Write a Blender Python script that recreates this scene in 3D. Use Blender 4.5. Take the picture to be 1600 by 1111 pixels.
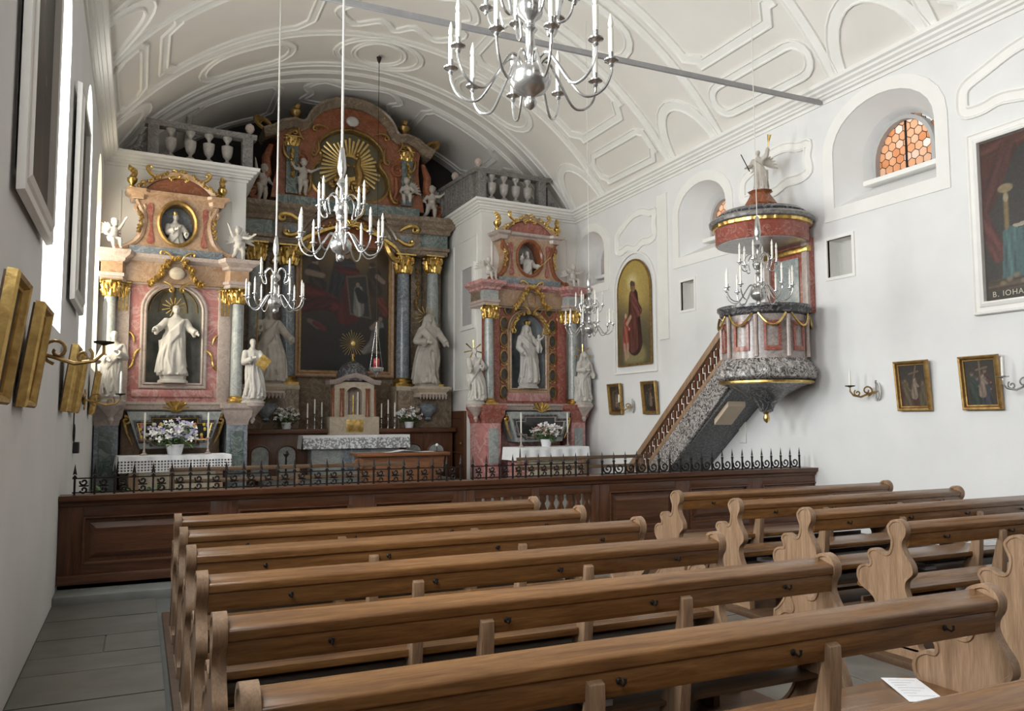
import bpy, bmesh, math, random
import numpy as np
from mathutils import Matrix, Vector
from mathutils.geometry import tessellate_polygon
for _o in list(bpy.data.objects): bpy.data.objects.remove(_o, do_unlink=True)
PI = math.pi
sc = bpy.context.scene
COL = sc.collection
# ------------------------------------------------------------------ camera
RIGHT = Vector((0.9085, -0.4178, -0.0040)); DOWN = Vector((0.0289, 0.0725, -0.9969)); FWD = Vector((0.4168, 0.9057, 0.0786))
M0 = Matrix(((RIGHT.x, -DOWN.x, -FWD.x), (RIGHT.y, -DOWN.y, -FWD.y), (RIGHT.z, -DOWN.z, -FWD.z)))
cam_d = bpy.data.cameras.new('camera'); cam = bpy.data.objects.new('camera', cam_d); COL.objects.link(cam)
cam.matrix_world = Matrix.Translation((0, 0, 1.6)) @ M0.to_4x4()
cam_d.sensor_fit = 'HORIZONTAL'; cam_d.sensor_width = 36; cam_d.lens = 36*1264/1600; cam_d.clip_start = .05
sc.camera = cam
def at(px, py, X=None, Y=None, Z=None):
    d = RIGHT*(px-800) + DOWN*(py-555.5) + FWD*1264
    t = X/d.x if X is not None else Y/d.y if Y is not None else (Z-1.6)/d.z
    return Vector((0, 0, 1.6)) + d*t
# ------------------------------------------------------------------ world, daylight, exposure
w = bpy.data.worlds.new('sky'); sc.world = w; w.use_nodes = True
bg = w.node_tree.nodes['Background']; bg.inputs[0].default_value = (.86, .93, 1, 1); bg.inputs[1].default_value = .8
def area(name, loc, rot, sx, sy, power, col):
    l = bpy.data.lights.new(name, 'AREA'); l.shape = 'RECTANGLE'; l.size = sx; l.size_y = sy; l.energy = power; l.color = col
    o = bpy.data.objects.new(name, l); COL.objects.link(o); o.location = loc; o.rotation_euler = rot; return o
# daylight entering the five windows of the left wall (the last one near the side altar gets the warm sun)
LEFT_WIN = [(-1.2, .5), (2.5, 4.0), (6.38, 7.95), (10.14, 11.4), (12.9, 14.1)]  # first two lie out of view, added for light on the pews
# (cool skylight slants down through each window, warm light thrown back by the ground slants up)
for k, (a, b) in enumerate(LEFT_WIN):
    pw_ = (420, 700, 680, 430, 235)[k]
    area('window_skylight', (-1.12, (a+b)/2, 3.9), (0, -PI*.38, 0), 2.9, b-a-.1, pw_*.56, (.84, .925, 1) if k < 4 else (1, .93, .78))
    area('window_groundlight', (-1.14, (a+b)/2, 3.9), (0, -PI*.62, 0), 2.9, b-a-.1, pw_*.50, (1, .95, .85) if k < 4 else (1, .88, .62))
# daylight outside the right-hand windows
for a, b in ((6.38, 7.93), (10.14, 11.4), (13.87, 15.1)):
    area('window_and_fill_light', (9.6, (a+b)/2, 5.3), (0, PI/2, 0), 1.2, 1.4, 110, (1, .93, .85))
# weak fill lamp added behind the camera, the entrance wall has no windows
area('window_and_fill_light', (3.9, -3.6, 4.3), (PI/2, 0, 0), 5.5, 3.0, 25, (1, .95, .88))
sc.view_settings.view_transform = 'Standard'; sc.view_settings.look = 'None'; sc.view_settings.gamma = 1
sc.view_settings.exposure = -1.05; sc.view_settings.use_curve_mapping = False
sc.cycles.use_denoising = True
sc.cycles.max_bounces = 7; sc.cycles.diffuse_bounces = 4; sc.cycles.glossy_bounces = 3; sc.cycles.transparent_max_bounces = 12
sc.cycles.caustics_reflective = False; sc.cycles.caustics_refractive = False; sc.cycles.sample_clamp_indirect = 8
# ------------------------------------------------------------------ mesh helpers
class MB:
    def __init__(s): s.v = []; s.f = []
    def add(s, v, f, M=None):
        n = len(s.v)
        s.v += [tuple(M @ Vector(p)) for p in v] if M is not None else [tuple(p) for p in v]
        s.f += [tuple(i+n for i in q) for q in f]; return s
    def mb(s, o, M=None): return s.add(o.v, o.f, M)
    def box(s, x0, x1, y0, y1, z0, z1, M=None):
        return s.add([(x, y, z) for x in (x0, x1) for y in (y0, y1) for z in (z0, z1)],
                     [(0, 1, 3, 2), (4, 6, 7, 5), (0, 4, 5, 1), (2, 3, 7, 6), (0, 2, 6, 4), (1, 5, 7, 3)], M)
    def lathe(s, prof, n=16, c=(0, 0, 0), a0=0, a1=2*PI, sx=1, sy=1, M=None):
        full = abs(a1-a0) > 6.28; k = n if full else n+1; v = []; f = []
        for r, z in prof:
            for i in range(k):
                a = a0+(a1-a0)*i/n; v.append((c[0]+r*math.cos(a)*sx, c[1]+r*math.sin(a)*sy, c[2]+z))
        for j in range(len(prof)-1):
            for i in range(n):
                i2 = (i+1) % k; f.append((j*k+i, j*k+i2, (j+1)*k+i2, (j+1)*k+i))
        if full:
            if prof[0][0] > 1e-4: f.append(tuple(range(k))[::-1])
            if prof[-1][0] > 1e-4: f.append(tuple((len(prof)-1)*k+i for i in range(k)))
        return s.add(v, f, M)
    def tube(s, pts, r, n=8, caps=True, closed=False, M=None, flat=1.0):
        P = [Vector(p) for p in pts]; m = len(P); R = r if isinstance(r, (list, tuple)) else [r]*m
        v = []; f = []; up = None
        for i in range(m):
            if closed: t = P[(i+1) % m]-P[i-1]
            else: t = P[min(i+1, m-1)]-P[max(i-1, 0)]
            if t.length < 1e-9: t = Vector((0, 0, 1))
            t.normalize()
            if up is None:
                up = t.orthogonal().normalized() if abs(t.z) > .99 else Vector((0, 0, 1))
            u = up - t*up.dot(t)
            if u.length < 1e-6: u = t.orthogonal()
            u.normalize(); w_ = t.cross(u); up = u
            for k in range(n):
                a = 2*PI*k/n; v.append(P[i]+(u*math.cos(a)+w_*math.sin(a)*flat)*R[i])
        for i in range(m if closed else m-1):
            j = (i+1) % m
            for k in range(n): f.append((i*n+k, i*n+(k+1) % n, j*n+(k+1) % n, j*n+k))
        if caps and not closed: f.append(tuple(range(n))[::-1]); f.append(tuple((m-1)*n+k for k in range(n)))
        return s.add(v, f, M)
    def ell(s, c, r, n=12, m=8, M=None):
        if not isinstance(r, (list, tuple)): r = (r, r, r)
        v = [(c[0], c[1], c[2]-r[2])]; f = []
        for j in range(1, m):
            t = PI*j/m
            for i in range(n): a = 2*PI*i/n; v.append((c[0]+r[0]*math.sin(t)*math.cos(a), c[1]+r[1]*math.sin(t)*math.sin(a), c[2]-r[2]*math.cos(t)))
        v.append((c[0], c[1], c[2]+r[2])); e = len(v)-1
        for i in range(n): f.append((0, 1+(i+1) % n, 1+i)); f.append((e, e-n+i, e-n+(i+1) % n))
        for j in range(m-2):
            for i in range(n): a = 1+j*n; f.append((a+i, a+(i+1) % n, a+n+(i+1) % n, a+n+i))
        return s.add(v, f, M)
    def prism(s, poly, d0, d1, fn=None, holes=(), M=None):
        """2-D outline (with holes) given thickness; fn(a, b, d) -> xyz, default xz plane with d = y"""
        fn = fn or (lambda a, b, d: (a, d, b)); loops = [list(poly)]+[list(h) for h in holes]
        flat = [p for l in loops for p in l]; n = len(flat)
        tri = tessellate_polygon([[Vector((p[0], p[1], 0)) for p in l] for l in loops])
        v = [fn(p[0], p[1], d0) for p in flat]+[fn(p[0], p[1], d1) for p in flat]
        f = [tuple(t) for t in tri]+[tuple(i+n for i in t[::-1]) for t in tri]; o = 0
        for l in loops:
            k = len(l)
            for i in range(k): j = (i+1) % k; f.append((o+i, o+j, n+o+j, n+o+i))
            o += k
        return s.add(v, f, M)
    def sweep(s, path, prof, fn, closed=False, M=None, close_prof=True):
        """mitred moulding: prof (n, o) along a plane path; fn(a, b, o) -> xyz"""
        P = [Vector((p[0], p[1])) for p in path]; m = len(P); k = len(prof); v = []; f = []
        for i in range(m):
            d1 = P[i]-P[i-1] if (closed or i > 0) else P[1]-P[0]
            d2 = P[(i+1) % m]-P[i] if (closed or i < m-1) else P[-1]-P[-2]
            d1.normalize(); d2.normalize(); n1 = Vector((-d1.y, d1.x)); n2 = Vector((-d2.y, d2.x))
            nn = (n1+n2)/max(.7, 1+n1.dot(n2))
            for a, o in prof: q = P[i]+nn*a; v.append(fn(q.x, q.y, o))
        for i in range(m if closed else m-1):
            j = (i+1) % m
            for q in range(k if close_prof else k-1): q2 = (q+1) % k; f.append((i*k+q, i*k+q2, j*k+q2, j*k+q))
        if not closed and close_prof: f.append(tuple(range(k))); f.append(tuple((m-1)*k+q for q in range(k))[::-1])
        return s.add(v, f, M)
    def surf(s, fn, nu, nv, M=None):
        v = [fn(i/nu, j/nv) for j in range(nv+1) for i in range(nu+1)]
        f = [(j*(nu+1)+i, j*(nu+1)+i+1, (j+1)*(nu+1)+i+1, (j+1)*(nu+1)+i) for j in range(nv) for i in range(nu)]
        return s.add(v, f, M)
    def mesh(s, name, material, bevel=0, angle=38, smooth=True):
        me = bpy.data.meshes.new(name); me.from_pydata(s.v, [], s.f)
        bm = bmesh.new(); bm.from_mesh(me)
        bmesh.ops.recalc_face_normals(bm, faces=bm.faces)
        if bevel:
            ed = [e for e in bm.edges if len(e.link_faces) == 2 and e.calc_face_angle(0) > .6]
            bmesh.ops.bevel(bm, geom=ed, offset=bevel, segments=2, affect='EDGES', profile=.5, clamp_overlap=True)
        bm.to_mesh(me); bm.free()
        if smooth:
            me.shade_smooth(); me.set_sharp_from_angle(angle=math.radians(angle))
        me.materials.append(material); return me
    def build(s, name, material, parent=None, **kw): return link(name, s.mesh(name, material, **kw), parent)
def link(name, me, parent=None, loc=None, rot=None):
    o = bpy.data.objects.new(name, me); COL.objects.link(o)
    if parent is not None: o.parent = parent
    if loc is not None: o.location = loc
    if rot is not None: o.rotation_euler = rot
    return o
def thing(name, label, cat, loc=(0, 0, 0), rz=0, group=None):
    o = bpy.data.objects.new(name, None); COL.objects.link(o); o.location = loc; o.rotation_euler = (0, 0, rz)
    o.empty_display_size = .1; return tag(o, label, cat, group)
def tag(o, label, cat, group=None):
    o['label'] = label; o['category'] = cat
    if group: o['group'] = group
    return o
def struct(o, label=None):
    o['kind'] = 'structure'
    if label: o['label'] = label
    return o
def dup(o, parent=None, loc=None, rot=None):
    c = o.copy(); COL.objects.link(c); c.parent = parent
    if loc is not None: c.location = loc
    if rot is not None: c.rotation_euler = rot
    for ch in list(o.children): dup(ch, c)
    return c
XZ = lambda a, b, o: (a, -o, b)          # frame plane: o comes towards the nave
XY = lambda a, b, o: (a, b, o)           # ground plane: o = height
def T(x=0, y=0, z=0, rx=0, ry=0, rz=0, s=1):
    m = Matrix.Translation((x, y, z)) @ Matrix.Rotation(rz, 4, 'Z') @ Matrix.Rotation(ry, 4, 'Y') @ Matrix.Rotation(rx, 4, 'X')
    return m @ Matrix.Diagonal((*(s if isinstance(s, tuple) else (s, s, s)), 1))
def spline(pts, n=6, closed=False):
    m = len(pts); out = []
    for i in range(m if closed else m-1):
        if closed: p = [pts[(i+k) % m] for k in (-1, 0, 1, 2)]
        else: p = [pts[max(i-1, 0)], pts[i], pts[i+1], pts[min(i+2, m-1)]]
        for j in range(n):
            t = j/n
            out.append(tuple(.5*(2*b+(c-a)*t+(2*a-5*b+4*c-d)*t*t+(-a+3*b-3*c+d)*t**3) for a, b, c, d in zip(*p)))
    if not closed: out.append(tuple(pts[-1]))
    return out
def arc(cx, cz, r, a0, a1, n=12, rz=None):
    rz = r if rz is None else rz
    return [(cx+r*math.cos(math.radians(a0+(a1-a0)*i/n)), cz+rz*math.sin(math.radians(a0+(a1-a0)*i/n))) for i in range(n+1)]
def arched(x0, x1, z0, zs, zt, n=14):
    """outline with flat foot, straight sides to zs, elliptic head to zt (counter-clockwise)"""
    return [(x0, z0), (x1, z0)]+arc((x0+x1)/2, zs, (x1-x0)/2, 0, 180, n, zt-zs)
def rect(x0, x1, z0, z1): return [(x0, z0), (x1, z0), (x1, z1), (x0, z1)]
def mirror(p): return p+[(-a, b) for a, b in reversed(p)]
def spiral(turns, r0, r1, n=20, a0=0):
    return [((r0+(r1-r0)*i/n)*math.cos(a0+turns*2*PI*i/n), (r0+(r1-r0)*i/n)*math.sin(a0+turns*2*PI*i/n)) for i in range(n+1)]
# ------------------------------------------------------------------ materials
def nodes(name):
    m = bpy.data.materials.new(name); m.use_nodes = True; nt = m.node_tree
    return m, nt, nt.nodes['Principled BSDF']
def rgba(c): return (c[0], c[1], c[2], 1)
def coords(nt, stretch=(1, 1, 1), rnd=False):
    tc = nt.nodes.new('ShaderNodeTexCoord'); mp = nt.nodes.new('ShaderNodeMapping'); mp.inputs['Scale'].default_value = stretch
    nt.links.new(tc.outputs['Object'], mp.inputs['Vector'])
    if rnd:
        oi = nt.nodes.new('ShaderNodeObjectInfo'); mu = nt.nodes.new('ShaderNodeMath'); mu.operation = 'MULTIPLY'; mu.inputs[1].default_value = 37
        nt.links.new(oi.outputs['Random'], mu.inputs[0]); nt.links.new(mu.outputs[0], mp.inputs['Location'])
    return mp.outputs['Vector']
def noise(nt, vec, scale, detail=5, rough=.55, dist=0):
    n = nt.nodes.new('ShaderNodeTexNoise'); n.inputs['Scale'].default_value = scale; n.inputs['Detail'].default_value = detail
    n.inputs['Roughness'].default_value = rough; n.inputs['Distortion'].default_value = dist; nt.links.new(vec, n.inputs['Vector']); return n.outputs['Fac']
def ramp(nt, fac, stops):
    r = nt.nodes.new('ShaderNodeValToRGB'); e = r.color_ramp.elements
    e[0].position, e[0].color = stops[0][0], rgba(stops[0][1]); e[1].position, e[1].color = stops[-1][0], rgba(stops[-1][1])
    for p, c in stops[1:-1]: q = e.new(p); q.color = rgba(c)
    nt.links.new(fac, r.inputs[0]); return r.outputs[0]
def bump(nt, b, h, strength=.2, dist=.02):
    n = nt.nodes.new('ShaderNodeBump'); n.inputs['Strength'].default_value = strength; n.inputs['Distance'].default_value = dist
    nt.links.new(h, n.inputs['Height']); nt.links.new(n.outputs[0], b.inputs['Normal'])
def mat(name, c1, c2=None, scale=4, rough=.5, metal=0, stretch=(1, 1, 1), bmp=.1, detail=5, rnd=False, lo=.3, hi=.7, dist=0, spec=.5, bscale=None):
    m, nt, b = nodes(name); v = coords(nt, stretch, rnd); f = noise(nt, v, scale, detail, dist=dist)
    nt.links.new(ramp(nt, f, [(lo, c1), (hi, c2 or c1)]), b.inputs['Base Color'])
    b.inputs['Roughness'].default_value = rough; b.inputs['Metallic'].default_value = metal; b.inputs['Specular IOR Level'].default_value = spec
    if bmp: bump(nt, b, f if not bscale else noise(nt, v, bscale, 4), bmp)
    return m
def marble(name, base, alt, vein, scale=3, rough=.22, vw=.03, cloud=.55, vs=.5):
    m, nt, b = nodes(name); v = coords(nt); f = noise(nt, v, scale, 7, .62, 1.6); g = noise(nt, v, scale*.8, 6, .6, 2.5)
    c = ramp(nt, f, [(.3, base), (cloud, alt), (.75, base)])
    k = ramp(nt, g, [(.5-vw*1.6, (0, 0, 0)), (.5, (vs, vs, vs)), (.5+vw, (0, 0, 0))])
    mx = nt.nodes.new('ShaderNodeMix'); mx.data_type = 'RGBA'; nt.links.new(k, mx.inputs['Factor'])
    nt.links.new(c, mx.inputs['A']); mx.inputs['B'].default_value = rgba(vein); nt.links.new(mx.outputs['Result'], b.inputs['Base Color'])
    b.inputs['Roughness'].default_value = rough; return m
def wood(name, dark, light, axis=0, rough=.34, scale=3.0, rnd=True):
    st = [9, 9, 9]; st[axis] = .7
    m, nt, b = nodes(name); v = coords(nt, tuple(st), rnd); f = noise(nt, v, scale, 8, .62, .6); g = noise(nt, v, scale*6, 3, .5)
    c = ramp(nt, f, [(.28, dark), (.5, tuple((p+q)/2 for p, q in zip(dark, light))), (.72, light)])
    mx = nt.nodes.new('ShaderNodeMix'); mx.data_type = 'RGBA'; mx.blend_type = 'MULTIPLY'; mx.inputs['Factor'].default_value = .35
    nt.links.new(c, mx.inputs['A']); nt.links.new(ramp(nt, g, [(.35, (.45, .4, .35)), (.6, (1, 1, 1))]), mx.inputs['B'])
    nt.links.new(mx.outputs['Result'], b.inputs['Base Color']); b.inputs['Roughness'].default_value = rough
    bump(nt, b, g, .06, .01); return m
def attr_mat(name, rough=.45):
    m, nt, b = nodes(name); a = nt.nodes.new('ShaderNodeAttribute'); a.attribute_name = 'paint'
    v = coords(nt); f = noise(nt, v, 30, 6); mx = nt.nodes.new('ShaderNodeMix'); mx.data_type = 'RGBA'; mx.blend_type = 'MULTIPLY'
    mx.inputs['Factor'].default_value = .5; nt.links.new(a.outputs['Color'], mx.inputs['A']); nt.links.new(ramp(nt, f, [(.3, (.6, .6, .6)), (.65, (1.1, 1.1, 1.1))]), mx.inputs['B'])
    nt.links.new(mx.outputs['Result'], b.inputs['Base Color']); b.inputs['Roughness'].default_value = rough; return m
m_plaster = mat('limewash_plaster', (.74, .74, .74), (.80, .80, .795), 1.3, .9, bmp=.05, spec=.2, bscale=35)
m_white = mat('white_stucco', (.81, .80, .77), (.85, .84, .81), 3, .85, bmp=.03, spec=.2, bscale=40)
m_vault = mat('vault_plaster', (.73, .70, .66), (.79, .76, .72), .8, .9, bmp=.03, spec=.2, bscale=30)
m_reveal = mat('grey_painted_reveal', (.42, .42, .42), (.48, .48, .48), 2, .8, bmp=.02)
m_dark = mat('charcoal_rear_wall', (.022, .02, .02), (.05, .045, .042), 1.6, .85)  # near-black charcoal tone over the whole rear wall
m_slab = mat('sandstone_slab', (.105, .10, .088), (.165, .158, .14), 2.2, .45, bmp=.06, rnd=True)
m_joint = mat('floor_mortar', (.10, .10, .09), (.13, .13, .12), 5, .8)
m_pew = wood('pew_oak', (.105, .044, .014), (.28, .135, .046), 0, .26)
m_end = wood('pew_end_oak', (.21, .125, .07), (.40, .26, .16), 2, .38)
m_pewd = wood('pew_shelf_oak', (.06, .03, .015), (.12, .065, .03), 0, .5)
m_screen = wood('walnut_panelling', (.055, .022, .011), (.17, .068, .032), 0, .33)
m_screenv = wood('walnut_stiles', (.055, .022, .011), (.16, .064, .03), 2, .33)
m_bench = wood('choir_bench_wood', (.09, .05, .028), (.22, .14, .08), 0, .4)
m_red = marble('red_marble', (.21, .05, .036), (.33, .10, .075), (.50, .32, .26), 4.5, vw=.025)
m_rose = marble('rose_marble', (.35, .125, .12), (.48, .22, .21), (.66, .54, .50), 2.4, vw=.04)
m_grey = marble('blue_grey_marble', (.20, .24, .25), (.35, .37, .36), (.56, .56, .53), 3.4)
m_green = marble('dark_green_marble', (.055, .085, .085), (.13, .17, .16), (.42, .44, .41), 3)
m_blue = marble('slate_blue_marble', (.10, .13, .16), (.21, .24, .27), (.5, .5, .5), 4)
m_ochre = marble('ochre_marble', (.29, .175, .10), (.42, .27, .17), (.56, .43, .32), 3)
m_cream = marble('cream_marble', (.40, .33, .24), (.52, .44, .34), (.62, .56, .47), 3)
m_rust = marble('rust_marble', (.17, .048, .018), (.26, .085, .036), (.42, .22, .13), 3.2, vw=.018)
m_umber = marble('umber_marble', (.13, .095, .062), (.22, .165, .115), (.42, .34, .26), 3)
m_black = marble('black_veined_marble', (.028, .028, .032), (.06, .06, .066), (.45, .43, .42), 5, vw=.03)
m_pale = marble('pale_rose_marble', (.35, .275, .245), (.46, .38, .345), (.58, .51, .47), 4.5)
m_balus = marble('grey_balustrade_marble', (.10, .095, .095), (.19, .18, .175), (.38, .36, .35), 6)
m_vase = marble('pale_baluster_marble', (.27, .25, .235), (.36, .335, .315), (.48, .45, .43), 5)
m_gold = mat('gilding', (.50, .32, .08), (.80, .59, .24), 14, .3, 1, bmp=.3, lo=.35, hi=.65)
m_oldgold = mat('dull_gilt_wood', (.26, .15, .05), (.46, .30, .11), 16, .4, .75, bmp=.25)
m_gilt = mat('bright_gilding', (.74, .52, .18), (.95, .74, .34), 14, .35, .55, bmp=.15)
m_frame = mat('gilt_picture_frame', (.40, .25, .075), (.66, .46, .17), 16, .38, .8, bmp=.25)
m_statue = mat('white_painted_statue', (.46, .435, .405), (.58, .555, .52), 7, .5, bmp=.08)
m_grimy = mat('weathered_white_statue', (.38, .345, .30), (.53, .49, .44), 6, .55, bmp=.08)
m_silver = mat('silvered_metal', (.46, .46, .455), (.60, .60, .59), 20, .24, .85, bmp=.02)
m_candle = mat('candle_wax', (.83, .81, .74), (.88, .86, .80), 8, .5, bmp=.02)
m_iron = mat('wrought_iron', (.012, .010, .010), (.035, .028, .025), 20, .5, .6, bmp=.15)
m_linen = mat('white_linen', (.82, .83, .86), (.88, .89, .91), 40, .9, bmp=.15, spec=.1)
m_paper = mat('paper', (.80, .81, .84), (.88, .89, .91), 60, .8, bmp=0)
m_leaf = mat('leaf_green', (.05, .11, .03), (.13, .22, .07), 9, .5, rnd=True)
m_petal = mat('white_petals', (.80, .80, .82), (.88, .87, .86), 10, .6)
m_pot = mat('white_porcelain', (.80, .82, .86), (.84, .86, .9), 8, .25)
m_brass = mat('aged_brass', (.30, .19, .07), (.52, .36, .15), 20, .35, .9)
m_glassred = mat('red_lamp_glass', (.30, .03, .05), (.40, .05, .07), 5, .1)
m_stone = mat('grey_step_stone', (.19, .195, .18), (.26, .265, .25), 4, .6)
m_paint = attr_mat('oil_painting')
m_box = mat('black_plastic', (.02, .02, .02), (.03, .03, .03), 5, .5)
m_cable = mat('pale_cable', (.62, .60, .56), (.66, .64, .6), 5, .6, bmp=0)
# ================================================================== STRUCTURE
random.seed(4)
XL, XR, YR = -.64, 8.46, 18.3
BLK_L = [(XL, 14.62), (1.62, 14.80)]; BLK_R = [(6.20, 14.92), (XR, 15.08)]
# floor: mortar bed with single slabs lying on it
floor = struct(MB().box(XL-.1, XR+.1, -4, 18.4, -.1, -.012).build('floor', m_joint))
slab_me = {}
def slab(x0, x1, y0, y1):
    k = round((x1-x0)*4)/4
    if k not in slab_me: slab_me[k] = MB().box(-.5, .5, -.5, .5, -.03, 0).mesh('slab', m_slab)
    o = link('slab', slab_me[k], floor, ((x0+x1)/2, (y0+y1)/2, random.uniform(-.003, 0))); o.scale = (x1-x0-.012, y1-y0-.012, 1)
y = 1.6
while y < 8.2:
    d = random.choice((.42, .5, .56, .62)); d = min(d, 8.2-y) if 8.2-y-d > .2 else 8.2-y
    for xa, xb in ((XL, .19), (3.30, 4.5), (7.6, XR)):
        x = xa
        while x < xb-.05:
            wd = random.uniform(.4, .95); wd = wd if xb-x-wd > .25 else xb-x
            slab(x, x+wd, y, y+d); x += wd
    y += d
# choir floor, step before the screen and altar steps
choir = struct(MB().box(XL, XR, 8.42, YR, -.05, .12).build('floor_choir', m_stone), 'grey stone floor of the choir behind the screen')
step = struct(MB().box(XL, XR, 8.14, 8.45, -.05, .075).build('trim_step', m_stone, bevel=.012), 'grey stone step in front of the wooden screen')
struct(MB().box(1.9, 5.9, 14.6, 18, .1, .28).box(2.1, 5.7, 14.95, 18, .2, .44).build('trim_altar_steps', m_stone, bevel=.01))
# wooden platforms under the two blocks of pews
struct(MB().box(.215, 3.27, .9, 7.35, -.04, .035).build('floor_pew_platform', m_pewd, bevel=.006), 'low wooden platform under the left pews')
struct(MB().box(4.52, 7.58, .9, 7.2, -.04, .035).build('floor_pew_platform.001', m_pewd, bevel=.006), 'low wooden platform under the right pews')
# ------------------------------------------------------------------ walls with openings
RW = lambda a, b, d: (XR+d, a, b)
LW = lambda a, b, d: (XL-d, a, b)
WIN_R = [  # wall opening, glazed opening
    ((6.38, 7.93, 4.42, 5.16, 5.72), (6.70, 7.64, 4.74, 4.98, 5.50)),
    ((10.14, 11.40, 4.38, 5.10, 5.56), (10.34, 11.06, 4.66, 4.92, 5.34)),
    ((13.88, 15.0, 4.34, 5.04, 5.48), (14.0, 14.7, 4.60, 4.88, 5.26))]
NICHE = [(7.66, 8.08, 3.49, 4.0), (11.0, 11.37, 3.45, 3.94)]
holes = [arched(*a) for a, b in WIN_R]+[rect(*n) for n in NICHE]
struct(MB().prism([(-4, 0), (YR, 0), (YR, 6.3), (-4, 6.3)], 0, .03, RW, holes).build('wall_right', m_plaster, smooth=False))
LZ = (2.35, 4.95, 5.62)
struct(MB().prism([(-4, 0), (YR, 0), (YR, 6.3), (-4, 6.3)], 0, .03, LW, [arched(a, b, *LZ) for a, b in LEFT_WIN]).build('wall_left', m_plaster, smooth=False))
def loft(mb, A, B, da, db, fn):
    n = len(A); mb.add([fn(*p, da) for p in A]+[fn(*p, db) for p in B], [(i, (i+1) % n, n+(i+1) % n, n+i) for i in range(n)])
def band(mb, out, wdt, fn, h=.018):
    mb.sweep(out, [(0, -h), (0, 0), (-wdt, 0), (-wdt, -h)], lambda a, b, o: fn(a, b, o), closed=True)
m_hex = None
def hex_mat():
    m, nt, b = nodes('bull_eye_glass'); oi = nt.nodes.new('ShaderNodeObjectInfo')
    c = ramp(nt, oi.outputs['Random'], [(0, (.55, .33, .20)), (.45, (.60, .43, .31)), (.8, (.62, .52, .46)), (1, (.68, .62, .60))])
    nt.links.new(c, b.inputs['Base Color']); b.inputs['Roughness'].default_value = .15
    tr = nt.nodes.new('ShaderNodeBsdfTranslucent'); nt.links.new(c, tr.inputs['Color']); mx = nt.nodes.new('ShaderNodeMixShader'); mx.inputs[0].default_value = .62
    nt.links.new(b.outputs[0], mx.inputs[1]); nt.links.new(tr.outputs[0], mx.inputs[2]); nt.links.new(mx.outputs[0], nt.nodes['Material Output'].inputs[0]); return m
m_hex = hex_mat()
HR = .066
hexa = [(HR*.93*math.cos(PI/6+k*PI/3), HR*.93*math.sin(PI/6+k*PI/3)) for k in range(6)]
hex_me = MB().prism(hexa, -.003, .003, lambda a, b, d: (d, a, b)).mesh('pane', m_hex, smooth=False)
for n, (A, B) in enumerate(WIN_R):
    a, b = arched(*A), arched(*B); mid = arched(*[.35*p+.65*q for p, q in zip(A, B)])
    mb = MB(); loft(mb, a, mid, 0, .34, RW); loft(mb, mid, b, .34, .56, RW)
    win = struct(mb.build('window_%d' % (n+1), m_plaster, angle=30), 'deep arched window high in the right wall')
    mb = MB(); band(mb, arched(*A), .17, RW); mb.build('surround_band', m_white, win, smooth=False)
    mb = MB(); mb.sweep(b, [(-.0, .40), (-.0, .52), (.05, .52), (.05, .40)], RW, closed=True); mb.build('glazing_frame', m_reveal, win, angle=25)
    y0, y1, z0, zs, zt = B; yc = (y0+y1)/2
    MB().box(XR+.28, XR+.52, y0-.1, y1+.06, z0-.05, z0+.015).build('window_sill', m_white, win, bevel=.006)
    MB().box(XR+.475, XR+.495, yc-.014, yc+.014, z0, zt).build('mullion', m_iron, win)
    came = MB(); row = 0; z = z0+.03
    while z < zt:
        yy = y0+(HR*math.sqrt(3)/2 if row % 2 else 0)
        while yy < y1+.02:
            inside = z < zs or ((yy-yc)/((y1-y0)/2+.02))**2+((z-zs)/(zt-zs+.02))**2 < 1
            if inside and y0-.01 < yy < y1+.01:
                link('pane', hex_me, win, (XR+.485, yy, z))
                came.tube([(XR+.485, yy+HR*math.cos(PI/6+k*PI/3), z+HR*math.sin(PI/6+k*PI/3)) for k in range(6)], .006, 4, closed=True)
            yy += HR*math.sqrt(3)
        z += HR*1.5; row += 1
    came.build('lead_cames', m_iron, win)
for n, (y0, y1, z0, z1) in enumerate(NICHE):
    mb = MB(); r = rect(y0, y1, z0, z1); loft(mb, r, r, 0, .2, RW)
    w_ = struct(mb.build('window_%d' % (n+4), m_white, smooth=False), 'small square niche in the right wall')
    MB().prism(r, .2, .22, RW).build('back_panel', mat('niche_grey', (.50, .50, .47), (.56, .56, .53), 2, .7), w_)
    mb = MB(); mb.sweep(r, [(0, -.02), (0, .01), (-.04, .01), (-.04, -.02)], RW, closed=True); mb.build('niche_frame', m_white, w_, smooth=False)
for n, (a, b) in enumerate(LEFT_WIN):
    A = arched(a, b, *LZ); B = arched(a+.12, b-.12, LZ[0]+.15, LZ[1], LZ[2]-.1); mb = MB(); loft(mb, A, B, 0, .62, LW)
    w_ = struct(mb.build('window_%d' % (n+6), m_white, angle=30), 'tall arched window in the left wall')
    if n >= 2:
        mb = MB()
        for z in (3.1, 3.7, 4.3, 4.9): mb.box(XL-.66, XL-.62, a+.12, b-.12, z-.02, z+.02)
        mb.box(XL-.66, XL-.62, (a+b)/2-.03, (a+b)/2+.03, LZ[0]+.15, LZ[2]-.12); mb.build('glazing_bars', m_reveal, w_)
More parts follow.
